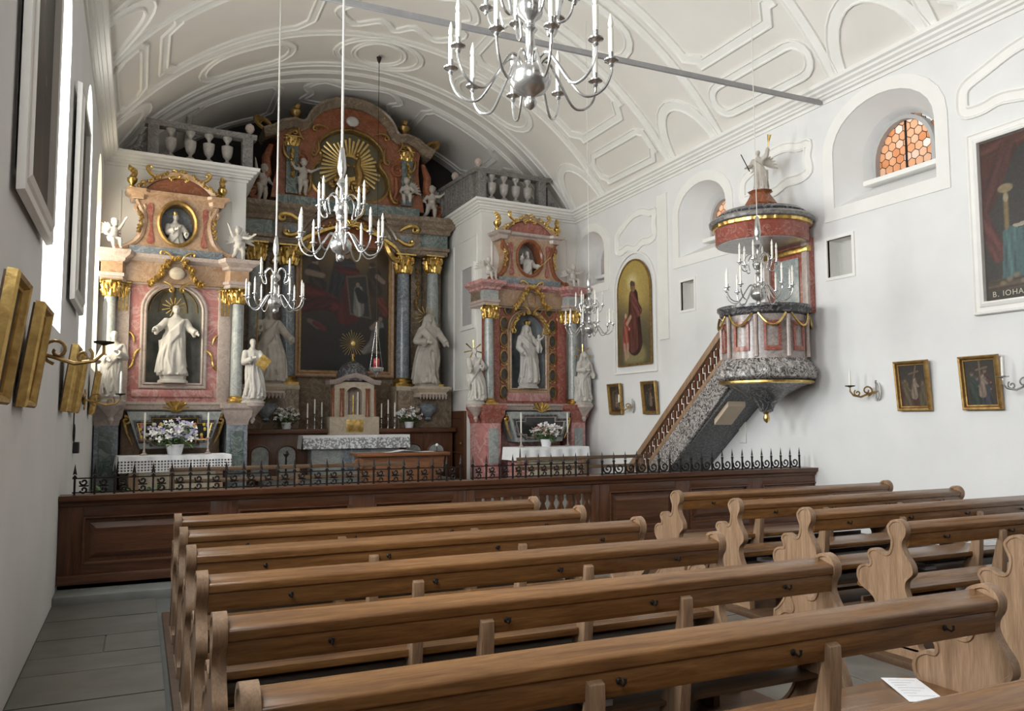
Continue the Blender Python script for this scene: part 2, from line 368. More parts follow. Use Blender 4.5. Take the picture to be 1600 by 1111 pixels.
# rear wall and the two blocks that carry the side altars
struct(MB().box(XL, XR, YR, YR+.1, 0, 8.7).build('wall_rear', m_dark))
bl = struct(MB().prism([BLK_L[0], BLK_L[1], (1.62, YR), (XL, YR)], .1, 5.98, XY).build('wall_block_left', m_white, smooth=False), 'white wall block behind the left side altar')
br = struct(MB().prism([BLK_R[0], BLK_R[1], (XR, YR), (6.2, YR)], .1, 5.98, XY).build('wall_block_right', m_white, smooth=False), 'white wall block behind the right side altar')
LR = math.atan2(BLK_L[1][1]-BLK_L[0][1], BLK_L[1][0]-BLK_L[0][0]); RR = math.atan2(BLK_R[1][1]-BLK_R[0][1], BLK_R[1][0]-BLK_R[0][0])
pan = [(0, 0), (0, .015), (.02, .02), (.035, 0)]
def wall_panel(par, x0, x1, z0, z1, fn): mb = MB(); mb.sweep(rect(x0, x1, z0, z1), pan, fn, closed=True); mb.build('panel_moulding', m_white, par)
fL = lambda a, b, o: (XL+(a*math.cos(LR)+o*math.sin(LR)), 14.62+a*math.sin(LR)-o*math.cos(LR), b)
fR = lambda a, b, o: (6.2+(a*math.cos(RR)+o*math.sin(RR)), 14.92+a*math.sin(RR)-o*math.cos(RR), b)
wall_panel(bl, .25, 2.05, 1.9, 5.45, fL); wall_panel(br, .22, 2.05, 1.9, 5.45, fR)
fS = lambda a, b, o: (6.2-o, a, b)
wall_panel(br, 15.15, 16.5, 2.2, 5.4, fS)
# grey blind window and the narrow wooden door in the flank of the right block
w_ = struct(MB().prism(rect(15.35, 15.95, 3.55, 4.75), -.012, .02, lambda a, b, d: (6.2-d, a, b)).build('window_11', m_reveal), 'grey blind window in the flank of the right altar block')
mb = MB(); mb.sweep(rect(15.35, 15.95, 3.55, 4.75), [(0, 0), (0, .05), (-.09, .05), (-.09, 0)], fS, closed=True); mb.build('window_frame', m_white, w_, smooth=False)
y0d, y1d, zd = at(729, 690, X=6.2).y, at(705, 690, X=6.2).y, at(706, 643, X=6.2).z
dr = struct(MB().box(6.14, 6.22, y0d, y1d, .12, zd).build('door_1', m_screenv, bevel=.006), 'narrow brown wooden door beside the right side altar')
for a, b in ((.2, .48), (.54, .93)):
    mb = MB(); mb.sweep(rect(y0d+.1, y1d-.1, .12+(zd-.12)*a, .12+(zd-.12)*b), [(0, 0), (0, .02), (.03, .025), (.05, 0)], lambda p, q, o: (6.14-o, p, q), closed=True); mb.build('door_panel', m_screenv, dr)
MB().ell((6.1, y0d+.08, 1.1), .025).build('door_knob', m_brass, dr)
# ------------------------------------------------------------------ barrel vault and its stucco
VR_, VZ_, VX_ = 5.41, 3.07, 3.91
def VF(s, y, o): r = VR_-o; return (VX_+r*math.sin(s/VR_), y, VZ_+r*math.cos(s/VR_))
ceil = struct(MB().surf(lambda u, v: VF(-5.41+10.82*u, -4+(YR+4)*v, 0), 96, 40).build('ceiling', m_vault, angle=60), 'white barrel vault')
def dens(p, closed, d=.14):
    out = []; n = len(p)
    for i in range(n if closed else n-1):
        a, b = p[i], p[(i+1) % n]; k = max(1, int(math.dist(a, b)/d))
        out += [(a[0]+(b[0]-a[0])*j/k, a[1]+(b[1]-a[1])*j/k) for j in range(k)]
    return out if closed else out+[p[-1]]
def fillet(wd, h=.03):
    w2 = wd/2; return [(-w2, -.01), (-w2, h), (-w2+.018, h+.004), (-w2+.034, h*.45), (w2-.034, h*.45), (w2-.018, h+.004), (w2, h), (w2, -.01)]
def stucco(path, wd=.13, closed=True, h=.034, name='stucco_frame'):
    MB().sweep(dens(path, closed), fillet(wd, h), VF, closed=closed).build(name, m_white, ceil, angle=50)
def sm(p, g): return [(g*s, y) for s, y in p]
def notched(s0, s1, y0, y1, c=.14):
    q = c*1.6
    return [(s0+c, y0), (s1-q, y0), (s1-q, y0+c*.5), (s1, y0+q), (s1, y1-q), (s1-c*.5, y1-q), (s1-q, y1), (s0+q, y1), (s0+c, y1-c*.5), (s0, y1-q), (s0, y0+q), (s0+c*.5, y0+c)]
def stadium(s0, s1, y0, y1):
    if s1-s0 > y1-y0:
        r = (y1-y0)/2; c = (y0+y1)/2; return arc(s1-r, c, r, -90, 90, 8)+arc(s0+r, c, r, 90, 270, 8)
    r = (s1-s0)/2; c = (s0+s1)/2; return arc(c, y1-r, r, 0, 180, 8)+arc(c, y0+r, r, 180, 360, 8)
for Y_ in (15.12, 13.75, 11.5, 10.13, 7.75, 6.25, 3.95, 2.45): stucco([(-5.38, Y_), (5.38, Y_)], .17, False, name='transverse_rib')
for Y_ in (15.5, 15.92): stucco([(-5.38, Y_), (5.38, Y_)], .10, False, name='transverse_rib')
for y0, y1 in ((13.75, 15.12), (10.13, 11.5), (6.25, 7.75)):
    c = (y0+y1)/2; q = (y1-y0)/1.4
    stucco(arc(0, c, .47, 0, 355, 26, .47*q), .10); stucco(arc(0, c, .80, 0, 355, 30, .62*q), .13)
    for g in (-1, 1):
        stucco(sm(stadium(1.62, 3.3, y0+.22, y1-.22), g), .15)
        stucco(sm([(5.36, y0+.1)]+arc(5.3, c, .92, 90, 270, 12, (y1-y0)/2-.14)[1:-1]+[(5.36, y1-.1)], g) if 0 else
               [(g*(5.36-.95*math.sin(PI*t/14)), y0+.1+(y1-y0-.2)*(.5-.5*math.cos(PI*t/14))) for t in range(15)], .20, False, name='lunette_band')
for k, (y0, y1) in enumerate(((11.5, 13.75), (7.75, 10.13), (3.95, 6.25))):
    for g in (-1, 1):
        stucco(sm(notched(1.5, 4.12, y0+.25, y1-.28), g), .17)
        stucco(sm(notched(4.5, 5.08, y0+.22, y1-.25, .09) if k != 1 else stadium(4.52, 5.0, y0+.2, y1-.25), g), .14)
    c = (y0+y1)/2
    cart = spline([(-1.1, c-.3), (-.75, c-.75), (-.3, c-.62), (0, c-.85), (.3, c-.62), (.75, c-.75), (1.1, c-.3), (.92, c), (1.1, c+.3), (.75, c+.75), (.3, c+.55), (0, c+.8), (-.3, c+.55), (-.75, c+.75), (-1.1, c+.3), (-.92, c)], 4, True)
    stucco(cart, .16)
for g in (-1, 1): stucco(sm(notched(1.55, 3.4, 16.1, 17.9), g), .15); stucco(sm(notched(3.75, 5.0, 16.1, 17.9), g), .13)
c = 16.55
stucco(spline([(-1.0, c-.25), (-.7, c-.55), (-.2, c-.35), (.2, c-.45), (.7, c-.55), (1.0, c-.2), (.85, c+.1), (.95, c+.5), (.4, c+.7), (0, c+.6), (-.4, c+.7), (-.95, c+.5), (-.85, c+.1)], 4, True), .15)
# cornices
corn = [(n_, 5.80+.24*(z_-5.60)/.46) for n_, z_ in [(0, 5.60), (.025, 5.60), (.03, 5.68), (.07, 5.70), (.075, 5.755), (.10, 5.77), (.105, 5.83), (.15, 5.87), (.155, 5.93), (.20, 5.96), (.21, 6.05), (0, 6.06)]]
def rise(mb): mb.v = [(x, y_, z+.014*max(0, 15.1-y_)) for x, y_, z in mb.v]; return mb
struct(rise(MB().sweep([(1.62, YR), BLK_L[1], BLK_L[0], (XL, -4)], corn, XY)).build('trim_cornice_left', m_white, angle=25), 'white moulded cornice along the left wall and altar block')
struct(rise(MB().sweep([(XR, -4), BLK_R[1], BLK_R[0], (6.2, YR)], corn, XY)).build('trim_cornice_right', m_white, angle=25), 'white moulded cornice along the right wall and altar block')
# stucco cartouches on the right wall, pilaster strip
RWo = lambda a, b, o: (XR-o, a, b)
cart3 = [(.02, .06), (.0, .3), (.03, .55), (.18, .72), (.40, .92), (.66, .96), (.86, .84), (.99, .80), (.97, .5), (.99, .18), (.86, .08), (.68, .10), (.5, -.02), (.28, .08), (.14, .02)]
for n, (y0, y1, z0, z1) in enumerate(((12.1, 13.4, 4.82, 5.5), (8.35, 9.75, 4.95, 5.56), (4.35, 6.02, 5.02, 5.62), (1.0, 2.4, 5.02, 5.62))):
    p = spline([(y1+(y0-y1)*a, z0+(z1-z0)*b) for a, b in cart3], 4, True)
    struct(MB().sweep(p, fillet(.15, .03), RWo, closed=True).build('trim_cartouche' + ('.%03d' % n if n else ''), m_white, angle=50), 'stucco cartouche frame on the right wall below the cornice')
struct(MB().box(XR-.03, XR, 11.72, 12.02, 3.0, 5.62).build('trim_pilaster', m_white), 'flat white pilaster strip on the right wall')
# iron tie rod across the nave
struct(MB().box(XL, XR, 8.05, 8.09, 5.9, 5.96).build('trim_tie_rod', mat('grey_painted_iron', (.30, .30, .31), (.36, .36, .37), 6, .5, .3)), 'grey iron tie rod across the nave below the vault')
# ------------------------------------------------------------------ balustrades on the blocks
bal_prof = [(.055, 0), (.075, .02), (.075, .045), (.03, .075), (.028, .10), (.075, .16), (.095, .25), (.10, .335), (.10, .345), (.055, .35), (.03, .37), (.03, .41), (.06, .455), (.08, .485), (.08, .52)]
bal_me = MB().lathe(bal_prof, 14).mesh('baluster', m_vase)
def balustrade(name, label, org, rz, xs, posts, x0, x1, flank=False):
    t = thing(name, label, 'balustrade', (org[0], org[1], 6.035), rz)
    MB().box(x0, x1, -.11, .11, 0, .06).build('plinth', m_balus, t, bevel=.008)
    mb = MB(); mb.sweep([(x0-.04, 0), (x1+.04, 0)], [(-.1, .575), (-.12, .6), (-.14, .62), (-.14, .66), (.14, .66), (.14, .62), (.12, .6), (.1, .575)], XY); mb.build('handrail', m_balus, t, angle=20)
    for p in posts: MB().box(p-.09, p+.09, -.1, .1, .05, .58).build('post', m_balus, t, bevel=.008)
    for x in xs: link('baluster', bal_me, t, (x, 0, .058))
    if flank:
        mb = MB(); mb.box(x0-.02, x0+.16, .1, 2.6, .0, .58); mb.box(x0-.06, x0+.2, .1, 2.6, .58, .66)
        mb.build('flank_parapet', m_balus, t, bevel=.01)
        for k in range(9): MB().box(x0-.045, x0-.02, .25+k*.26, .36+k*.26, .06, .54).build('flank_pilaster', m_balus, t, bevel=.005)
    return t
bpx = lambda px: (at(px, 240, Y=14.85).x-XL)/math.cos(LR)
tl_ = balustrade('stone_balustrade', 'dark marble balustrade with vase balusters above the left side altar', (XL, 14.72), LR, [bpx(p) for p in (266, 297, 326, 355)], [bpx(238), bpx(386)], bpx(229), bpx(396))
# carved scroll filling the corner against the vault
mb = MB(); x_ = bpx(229)
mb.tube([(x_-.02, .0, .45), (x_-.10, 0, .33), (x_-.14, 0, .2), (x_-.25, 0, .13), (x_-.36, 0, .07)], [.03, .045, .05, .045, .03], 8)
mb.tube([(x_-.15+a, 0, .11+b) for a, b in spiral(1.4, .11, .02, 22, .6)], .032, 8); mb.tube([(x_-.07+a, 0, .34+b) for a, b in spiral(1.2, .06, .015, 16, 2)], .02, 6)
mb.prism([(x_, .02), (x_, .55), (x_-.35, .02)], .02, .07); mb.build('corner_scroll', m_balus, tl_)
bpr = lambda px: (at(px, 300, Y=15.0).x-6.2)/math.cos(RR)
tr_ = balustrade('stone_balustrade', 'dark marble balustrade with ball finials above the right side altar', (6.2, 14.99), RR, [bpr(p) for p in (768, 788, 807, 826)], [bpr(750), bpr(847)], bpr(741), bpr(857), True)
mb = MB(); x_ = bpr(857); mb.prism([(x_, .02), (x_, .5), (x_+.1, .36), (x_+.2, .15), (x_+.3, .02)], -.05, .05); mb.tube([(x_+.1+a, -.06, .13+b) for a, b in spiral(1.3, .08, .02, 18, 2.6)], .02, 6); mb.build('corner_scroll', m_balus, tr_)
ball = MB().lathe([(.045, 0), (.03, .03), (.025, .05), (.06, .08), (.085, .14), (.07, .2), (.025, .235), (.001, .245)], 12).mesh('ball_finial', m_pale)
link('ball_finial', ball, tr_, (bpr(747), 0, .66)); link('ball_finial', ball, tr_, (bpr(741)+.07, 1.1, .66)); link('ball_finial', ball, tl_, (bpx(390), 0, .66))

struct(MB().box(XL-.1, XR+.1, -4.1, -4, 0, 8.7).build('wall_entrance', m_screen), 'unseen entrance wall, given dark wood to cut bounced light')  # unseen wall shuts out rear light, its dark wood limits bounce onto the pews
# ================================================================== PEWS
YZ = lambda a, b, d: (d, a, b)
end_out = [(.045, .91), (0, .925), (-.045, .91), (-.07, .87), (-.066, .825), (-.042, .785), (-.038, .745), (-.066, .69), (-.105, .635), (-.11, .58), (-.075, .545), (-.052, .515), (-.05, .465), (-.08, .39), (-.115, .31), (-.125, .22), (-.13, .13), (-.165, .10), (-.17, .036), (.36, .036), (.355, .10), (.31, .13), (.25, .2), (.205, .3), (.2, .36), (.245, .405), (.31, .44), (.345, .495), (.335, .555), (.285, .59), (.235, .595), (.232, .625), (.25, .66), (.225, .70), (.17, .71), (.115, .688), (.075, .695), (.056, .735), (.050, .785), (.068, .825), (.078, .87)]
def end_mesh(material):
    mb = MB(); sq = spline(end_out[:18], 3)+[end_out[18], end_out[19]]+spline(end_out[20:]+[end_out[0]], 3)[:-1]
    mb.prism(sq, 0, .05, YZ); me = mb.mesh('end_panel', material, angle=40)
    bm = bmesh.new(); bm.from_mesh(me)
    for sgn in (-1, 1):
        fs = [f for f in bm.faces if f.normal.x*sgn > .9]
        bmesh.ops.inset_region(bm, faces=fs, thickness=.016, depth=0); fs = [f for f in fs if f.is_valid]
        bmesh.ops.inset_region(bm, faces=fs, thickness=.004, depth=-.006)
    bm.to_mesh(me); bm.free(); me.set_sharp_from_angle(angle=math.radians(32)); return me
end_me = end_mesh(m_end)
def xprism(mb, sec, x0, x1): return mb.prism(sec, x0, x1, YZ)
def make_pew(L, label, loc):
    t = thing('church_pew', label, 'pew', loc, group='pews of the nave')
    link('end_panel', end_me, t, (0, 0, 0)); link('end_panel', end_me, t, (L-.05, 0, 0))
    xprism(MB(), [(-.056, .826), (-.066, .832), (-.067, .866), (-.060, .874), (.035, .899), (.050, .893), (.054, .865), (.04, .838), (.0, .826)], .05, L-.05).build('top_rail', m_pew, t, bevel=.004)
    xprism(MB(), [(-.051, .745), (-.028, .745), (-.034, .84), (-.057, .84)][::-1], .05, L-.05).build('back_board', m_pew, t, bevel=.004)
    xprism(MB(), [(.0, .425), (.37, .415), (.39, .425), (.39, .445), (.375, .458), (.0, .462)], .05, L-.05).build('seat', m_pew, t, bevel=.004)
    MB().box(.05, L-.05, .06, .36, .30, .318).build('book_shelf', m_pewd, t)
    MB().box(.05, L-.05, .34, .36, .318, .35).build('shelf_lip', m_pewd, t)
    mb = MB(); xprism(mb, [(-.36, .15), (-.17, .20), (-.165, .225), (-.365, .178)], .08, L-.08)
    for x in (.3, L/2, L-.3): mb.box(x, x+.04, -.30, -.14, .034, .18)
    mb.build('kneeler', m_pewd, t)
    for x in (L*.35, L*.68):
        xprism(MB(), [(-.06, .46), (-.080, .74), (-.078, .80), (-.055, .81), (-.02, .68), (.035, .46), (.12, .30), (.10, .034), (-.02, .034), (-.04, .3)], x-.028, x+.028).build('support_post', m_end, t, bevel=.004)
    for x in (.14, .38, .62, .88):
        mb = MB(); mb.lathe([(.010, 0), (.012, .005), (.006, .010)], 8, M=T(L*x, -.055, .795, rx=PI/2)); mb.tube([(L*x, -.055, .795), (L*x, -.085, .788), (L*x, -.095, .798), (L*x, -.094, .812)], [.0045, .0045, .0045, .006], 6); mb.build('coat_hook', m_iron, t)
    return t
ROWS_L = [6.43, 5.613, 4.793, 3.96, 3.093, 2.25, 1.42]
ORD = ['front', 'second', 'third', 'fourth', 'fifth', 'sixth', 'seventh']
LL = 2.93
pew0 = None
for k, y in enumerate(ROWS_L):
    lab = 'oak pew with scrolled ends in the left block, %s row from the screen' % ORD[k] if k else 'oak pew with scrolled ends in the left block, nearest to the dark screen'
    if pew0 is None: pew0 = make_pew(LL, lab, (.253, y, 0)); p = pew0
    else: p = dup(pew0, None, (.253, y, 0)); p['label'] = lab
pewr = None
for k, y in enumerate([6.346, 5.514, 4.717, 3.891, 3.078, 2.26]):
    lab = 'oak pew with scrolled ends in the right block, %s row from the screen' % ORD[k] if k else 'oak pew with scrolled ends in the right block, nearest to the dark screen'
    if pewr is None: pewr = make_pew(2.80, lab, (4.60, y, 0)); p = pewr
    else: p = dup(pewr, None, (4.60, y, 0)); p['label'] = lab
# loose sheets and booklets lying on the pews
m_print = None
def sheet(name, label, x, y, z, w_, h_, rz, lines=True, thick=.002):
    t = thing(name, label, 'paper' if thick < .005 else 'booklet', (x, y, z), rz)
    MB().box(-w_/2, w_/2, -h_/2, h_/2, 0, thick).build('sheet', m_paper, t)
    if lines:
        mb = MB()
        for k in range(7): mb.box(-w_/2+.02, w_/2-.02-(k % 3)*.03, h_/2-.03-k*h_/9, h_/2-.034-k*h_/9, thick, thick+.0006)
        mb.build('text_lines', m_reveal, t)
sheet('leaflet', 'white printed leaflet on the near pew seat beside its scrolled end', 2.98, 2.47, .462, .15, .30, -.5)
sheet('leaflet', 'white sheet on the seat of the fourth right-hand pew', 6.55, 4.12, .462, .30, .21, .1)
sheet('leaflet', 'white sheet on the seat of the third right-hand pew', 7.05, 4.95, .462, .36, .21, -.1)
sheet('booklet', 'small white booklet on the seat of the fourth left-hand pew', 2.62, 4.16, .462, .22, .15, .2, True, .008)
for n, (x, y) in enumerate(((5.15, 5.514), (5.5, 4.717), (6.1, 4.717), (5.6, 3.891), (6.4, 3.891), (1.9, 3.093), (1.2, 2.25))):
    tag(MB().box(-.065, .065, -.09, .09, 0, .03).build('hymn_book', (m_paper, m_red, m_reveal)[n % 3], bevel=.004), ['closed hymn book under the seat of the second right-hand pew', 'red hymn book under the seat of the third right-hand pew', 'grey hymn book under the seat of the third right-hand pew', 'pale hymn book under the seat of the fourth right-hand pew', 'red hymn book under the seat of the fourth right-hand pew', 'grey hymn book under the seat of the fifth left-hand pew', 'pale hymn book under the seat of the sixth left-hand pew'][n], 'book', 'hymn books on the pew shelves').location = (x, y+.2, .319)
q = at(1503, 905, Z=.33); bk = thing('booklet_stack', 'stack of grey song sheets under a seat in the right pews', 'booklets', (q.x, q.y, .319))
for k in range(5): MB().box(-.11, .11, -.08, .08, k*.014, k*.014+.010).build('song_sheet', m_paper if k % 2 else m_reveal, bk)
# ================================================================== SCREEN
SY = 8.45
sxp = lambda px: at(px, 800, Y=SY).x
def screen(name, label, x0, x1, panels):
    t = thing(name, label, 'screen', (0, SY, .075))
    MB().box(x0, x1, .02, .08, .0, .80).build('backing', m_screenv, t)
    MB().box(x0, x1, -.03, .1, .0, .13).build('plinth', m_screen, t, bevel=.01)
    mb = MB(); mb.sweep([(x1, 0), (x0, 0)], [(.0, .74), (.03, .75), (.035, .775), (.07, .80), (.075, .845), (-.16, .845), (-.16, .80), (-.09, .74)], XY); mb.build('capping', m_screen, t, angle=20)
    xs = [x0]
    for a, b in panels: xs += [a, b]
    xs.append(x1)
    for i in range(0, len(xs), 2): MB().box(xs[i], xs[i+1], -.005, .03, .12, .75).build('stile', m_screenv, t, bevel=.004)
    for a, b in panels:
        MB().box(a, b, -.005, .03, .65, .75).build('rail', m_screen, t, bevel=.004); MB().box(a, b, -.005, .03, .12, .21).build('rail', m_screen, t, bevel=.004)
        mb = MB(); mb.sweep(rect(a, b, .21, .65), [(0, -.0), (0, .018), (.015, .02), (.03, -.005)], lambda p, q, o: (p, -o, q), closed=True); mb.build('panel_moulding', m_screen, t)
        r1 = rect(a+.06, b-.06, .27, .59); r2 = rect(a+.11, b-.11, .32, .54)
        mb = MB(); mb.add([(p, .019, q) for p, q in r1]+[(p, -.004, q) for p, q in r2], [(0, 1, 5, 4), (1, 2, 6, 5), (2, 3, 7, 6), (3, 0, 4, 7), (4, 5, 6, 7)]); mb.build('panel', m_screen, t, angle=10)
    return t
XG0, XG1 = sxp(728), sxp(936)
sl = screen('choir_screen', 'dark walnut panelled screen left of its baluster gate', XL+.005, XG0, [(sxp(130), sxp(328)), (sxp(372), sxp(545)), (sxp(585), sxp(708))])
sr = screen('choir_screen', 'dark walnut panelled screen right of its baluster gate', XG1, XR-.005, [(sxp(952), sxp(1055)), (sxp(1078), sxp(1170)), (sxp(1192), sxp(1284))])
gt = thing('screen_gate', 'wooden screen gate with cut-out balusters between the panelled halves', 'gate', (0, SY, .075))
for a, b in ((XG0, XG0+.1), (XG1-.1, XG1), ((XG0+XG1)/2-.05, (XG0+XG1)/2+.05)): MB().box(a+.002, b-.002, -.012, .07, 0, .74).build('gate_post', m_screenv, gt, bevel=.004)
MB().box(XG0, XG1, .0, .06, .12, .22).build('rail', m_screen, gt, bevel=.004); MB().box(XG0, XG1, .0, .06, .64, .75).build('rail', m_screen, gt, bevel=.004)
mb = MB(); mb.sweep([(XG1, 0), (XG0, 0)], [(.0, .74), (.03, .75), (.035, .775), (.07, .80), (.075, .845), (-.16, .845), (-.16, .80), (-.09, .74)], XY); mb.build('capping', m_screen, gt, angle=20)
bs = mirror([(.035, 0), (.035, .05), (.015, .08), (.042, .17), (.05, .24), (.02, .31), (.015, .33), (.035, .36), (.035, .42)])
bal2 = MB().prism(bs, .01, .045).mesh('baluster', m_screenv)
n = 13
for k in range(n):
    x = XG0+.1+(XG1-XG0-.2)*(k+.5)/n
    if abs(x-(XG0+XG1)/2) > .06: link('baluster', bal2, gt, (x, 0, .22))
# wrought-iron cresting
mb = MB(); mb.box(-.009, .009, -.009, .009, 0, .18); mb.add([(-.018, 0, .18), (0, -.012, .19), (.018, 0, .18), (0, .012, .19), (0, 0, .285)], [(0, 1, 4), (1, 2, 4), (2, 3, 4), (3, 0, 4)]); mb.box(-.018, .018, -.006, .006, .155, .168)
spike_me = mb.mesh('spike', m_iron)
mb = MB(); mb.tube([(.045+a, 0, .075+b) for a, b in spiral(1.35, .066, .012, 26, PI*.9)], .0105, 5); scroll_me = mb.mesh('scroll', m_iron)
mb = MB(); mb.tube([(.04+a, 0, .115+b) for a, b in spiral(1.1, .034, .008, 16, PI*.9)], .0095, 5); mb.tube([(.04+a, 0, .045+b) for a, b in spiral(1.1, .034, .008, 16, PI*1.1)], .0095, 5); mb.tube([(.0, 0, .08), (.04, 0, .078), (.08, 0, .08)], .007, 5); scroll2_me = mb.mesh('scroll', m_iron)
def cresting(label, x0, x1, rails, sp=.165):
    t = thing('iron_cresting', label, 'railing', (0, SY+.05, .92), group='iron cresting on the screen')
    n = int((x1-x0)/sp)
    for k in range(n+1): link('spike', spike_me, t, (x0+k*sp, 0, 0))
    for k in range(n): link('scroll', scroll2_me if rails else scroll_me, t, (x0+k*sp+.035, 0, 0))
    for z in ((.02, .15) if rails else (.012,)): MB().box(x0-.02, x0+n*sp+.02, -.005, .005, z-.006, z+.006).build('rail', m_iron, t)
cresting('black wrought-iron spiked cresting on the left half of the screen', XL+.12, XG0-.03, True)
cresting('black wrought-iron spiked cresting above the screen gate', XG0+.10, XG1-.05, True)
cresting('black wrought-iron scroll cresting on the right half of the screen', XG1+.08, XR-.1, False)
# low benches in the choir
def bench(label, x0, x1, y, n):
    t = thing('choir_bench', label, 'bench', (x0, y, .12)); L = x1-x0
    for k in range(n): MB().box(0, L, -.02+.012*k, .02+.012*k, .44+.14*k, .49+.14*k).build('back_slat', m_bench, t, bevel=.006)
    MB().box(0, L, .03, .42, .38, .42).build('seat', m_bench, t, bevel=.006)
    for x in (.0, L/2, L-.06): MB().box(x, x+.06, -.03, .04, 0, .86).build('upright', m_bench, t, bevel=.005); MB().box(x, x+.06, .34, .40, 0, .38).build('leg', m_bench, t, bevel=.005)
bench('slatted wooden choir bench behind the left half of the screen', .35, 3.3, 10.6, 4)
bench('slatted wooden choir bench behind the right half of the screen', 5.1, 7.3, 10.9, 4)
# evergreen plant behind the left end of the screen
random.seed(8)
t = thing('potted_plant', 'dark green leafy plant behind the left end of the screen', 'plant', (.05, 9.35, .12))
MB().lathe([(.14, 0), (.2, .3), (.21, .32), (.18, .32), (.16, .28)], 14).build('plant_pot', mat('terracotta', (.30, .14, .08), (.36, .18, .1), 5, .8), t)
mb = MB(); st = MB()
for k in range(150):
    a = random.uniform(0, 2*PI); r = random.uniform(.05, .55); z = .35+random.uniform(0, .5)*(1-r*.6)
    l = random.uniform(.10, .2); M = T(r*math.cos(a)*1.0, r*math.sin(a)*.4, z, rz=a, ry=random.uniform(-.9, .5))
    mb.add([(0, 0, 0), (l*.5, .028, .01), (l, 0, -.02), (l*.5, -.028, .01)], [(0, 1, 2, 3)], M)
    if k % 9 == 0: st.tube([(0, 0, .28), (r*.4*math.cos(a), r*.2*math.sin(a), z*.8), (r*math.cos(a), r*.4*math.sin(a), z)], .008, 5)
o = mb.build('foliage', m_leaf, t, smooth=False); st.build('stems', m_leaf, t)
# ================================================================== SCULPTURE HELPERS
def remeshed(mb, voxel, name, material, M=None, smooth=2):
    me = bpy.data.meshes.new('raw'); me.from_pydata(mb.v, [], mb.f); o = bpy.data.objects.new('raw', me); COL.objects.link(o)
    md = o.modifiers.new('r', 'REMESH'); md.mode = 'VOXEL'; md.voxel_size = voxel
    if smooth: s_ = o.modifiers.new('s', 'SMOOTH'); s_.iterations = smooth; s_.factor = .5
    dg = bpy.context.evaluated_depsgraph_get(); out = bpy.data.meshes.new_from_object(o.evaluated_get(dg)); out.name = name
    bpy.data.objects.remove(o, do_unlink=True); bpy.data.meshes.remove(me)
    if M is not None: out.transform(M)
    out.materials.clear(); out.materials.append(material); out.shade_smooth(); return out
def hand(mb, p, d, s=1.0, up=(0, 0, 1)):
    p = Vector(p); d = Vector(d).normalized(); u = Vector(up); u = (u-d*u.dot(d)); u = u.normalized() if u.length > .01 else d.orthogonal().normalized(); w_ = d.cross(u)
    mb.tube([p-d*.01*s, p+d*.02*s, p+d*.042*s], [.013*s, .019*s, .017*s], 8, flat=.7)
    for k, l in enumerate((.030, .036, .034, .026)):
        a = p+d*.04*s+u*(.013-.009*k)*s; b = a+d*l*.6*s; mb.tube([a, b, b+(d*.6+w_*.5)*l*.5*s], [.0058*s, .0055*s, .0045*s], 5)
    a = p+d*.012*s+u*.014*s; mb.tube([a, a+(d*.6+u*.7)*.02*s, a+(d*1.2+u*.8)*.024*s], [.007*s, .006*s, .005*s], 5)
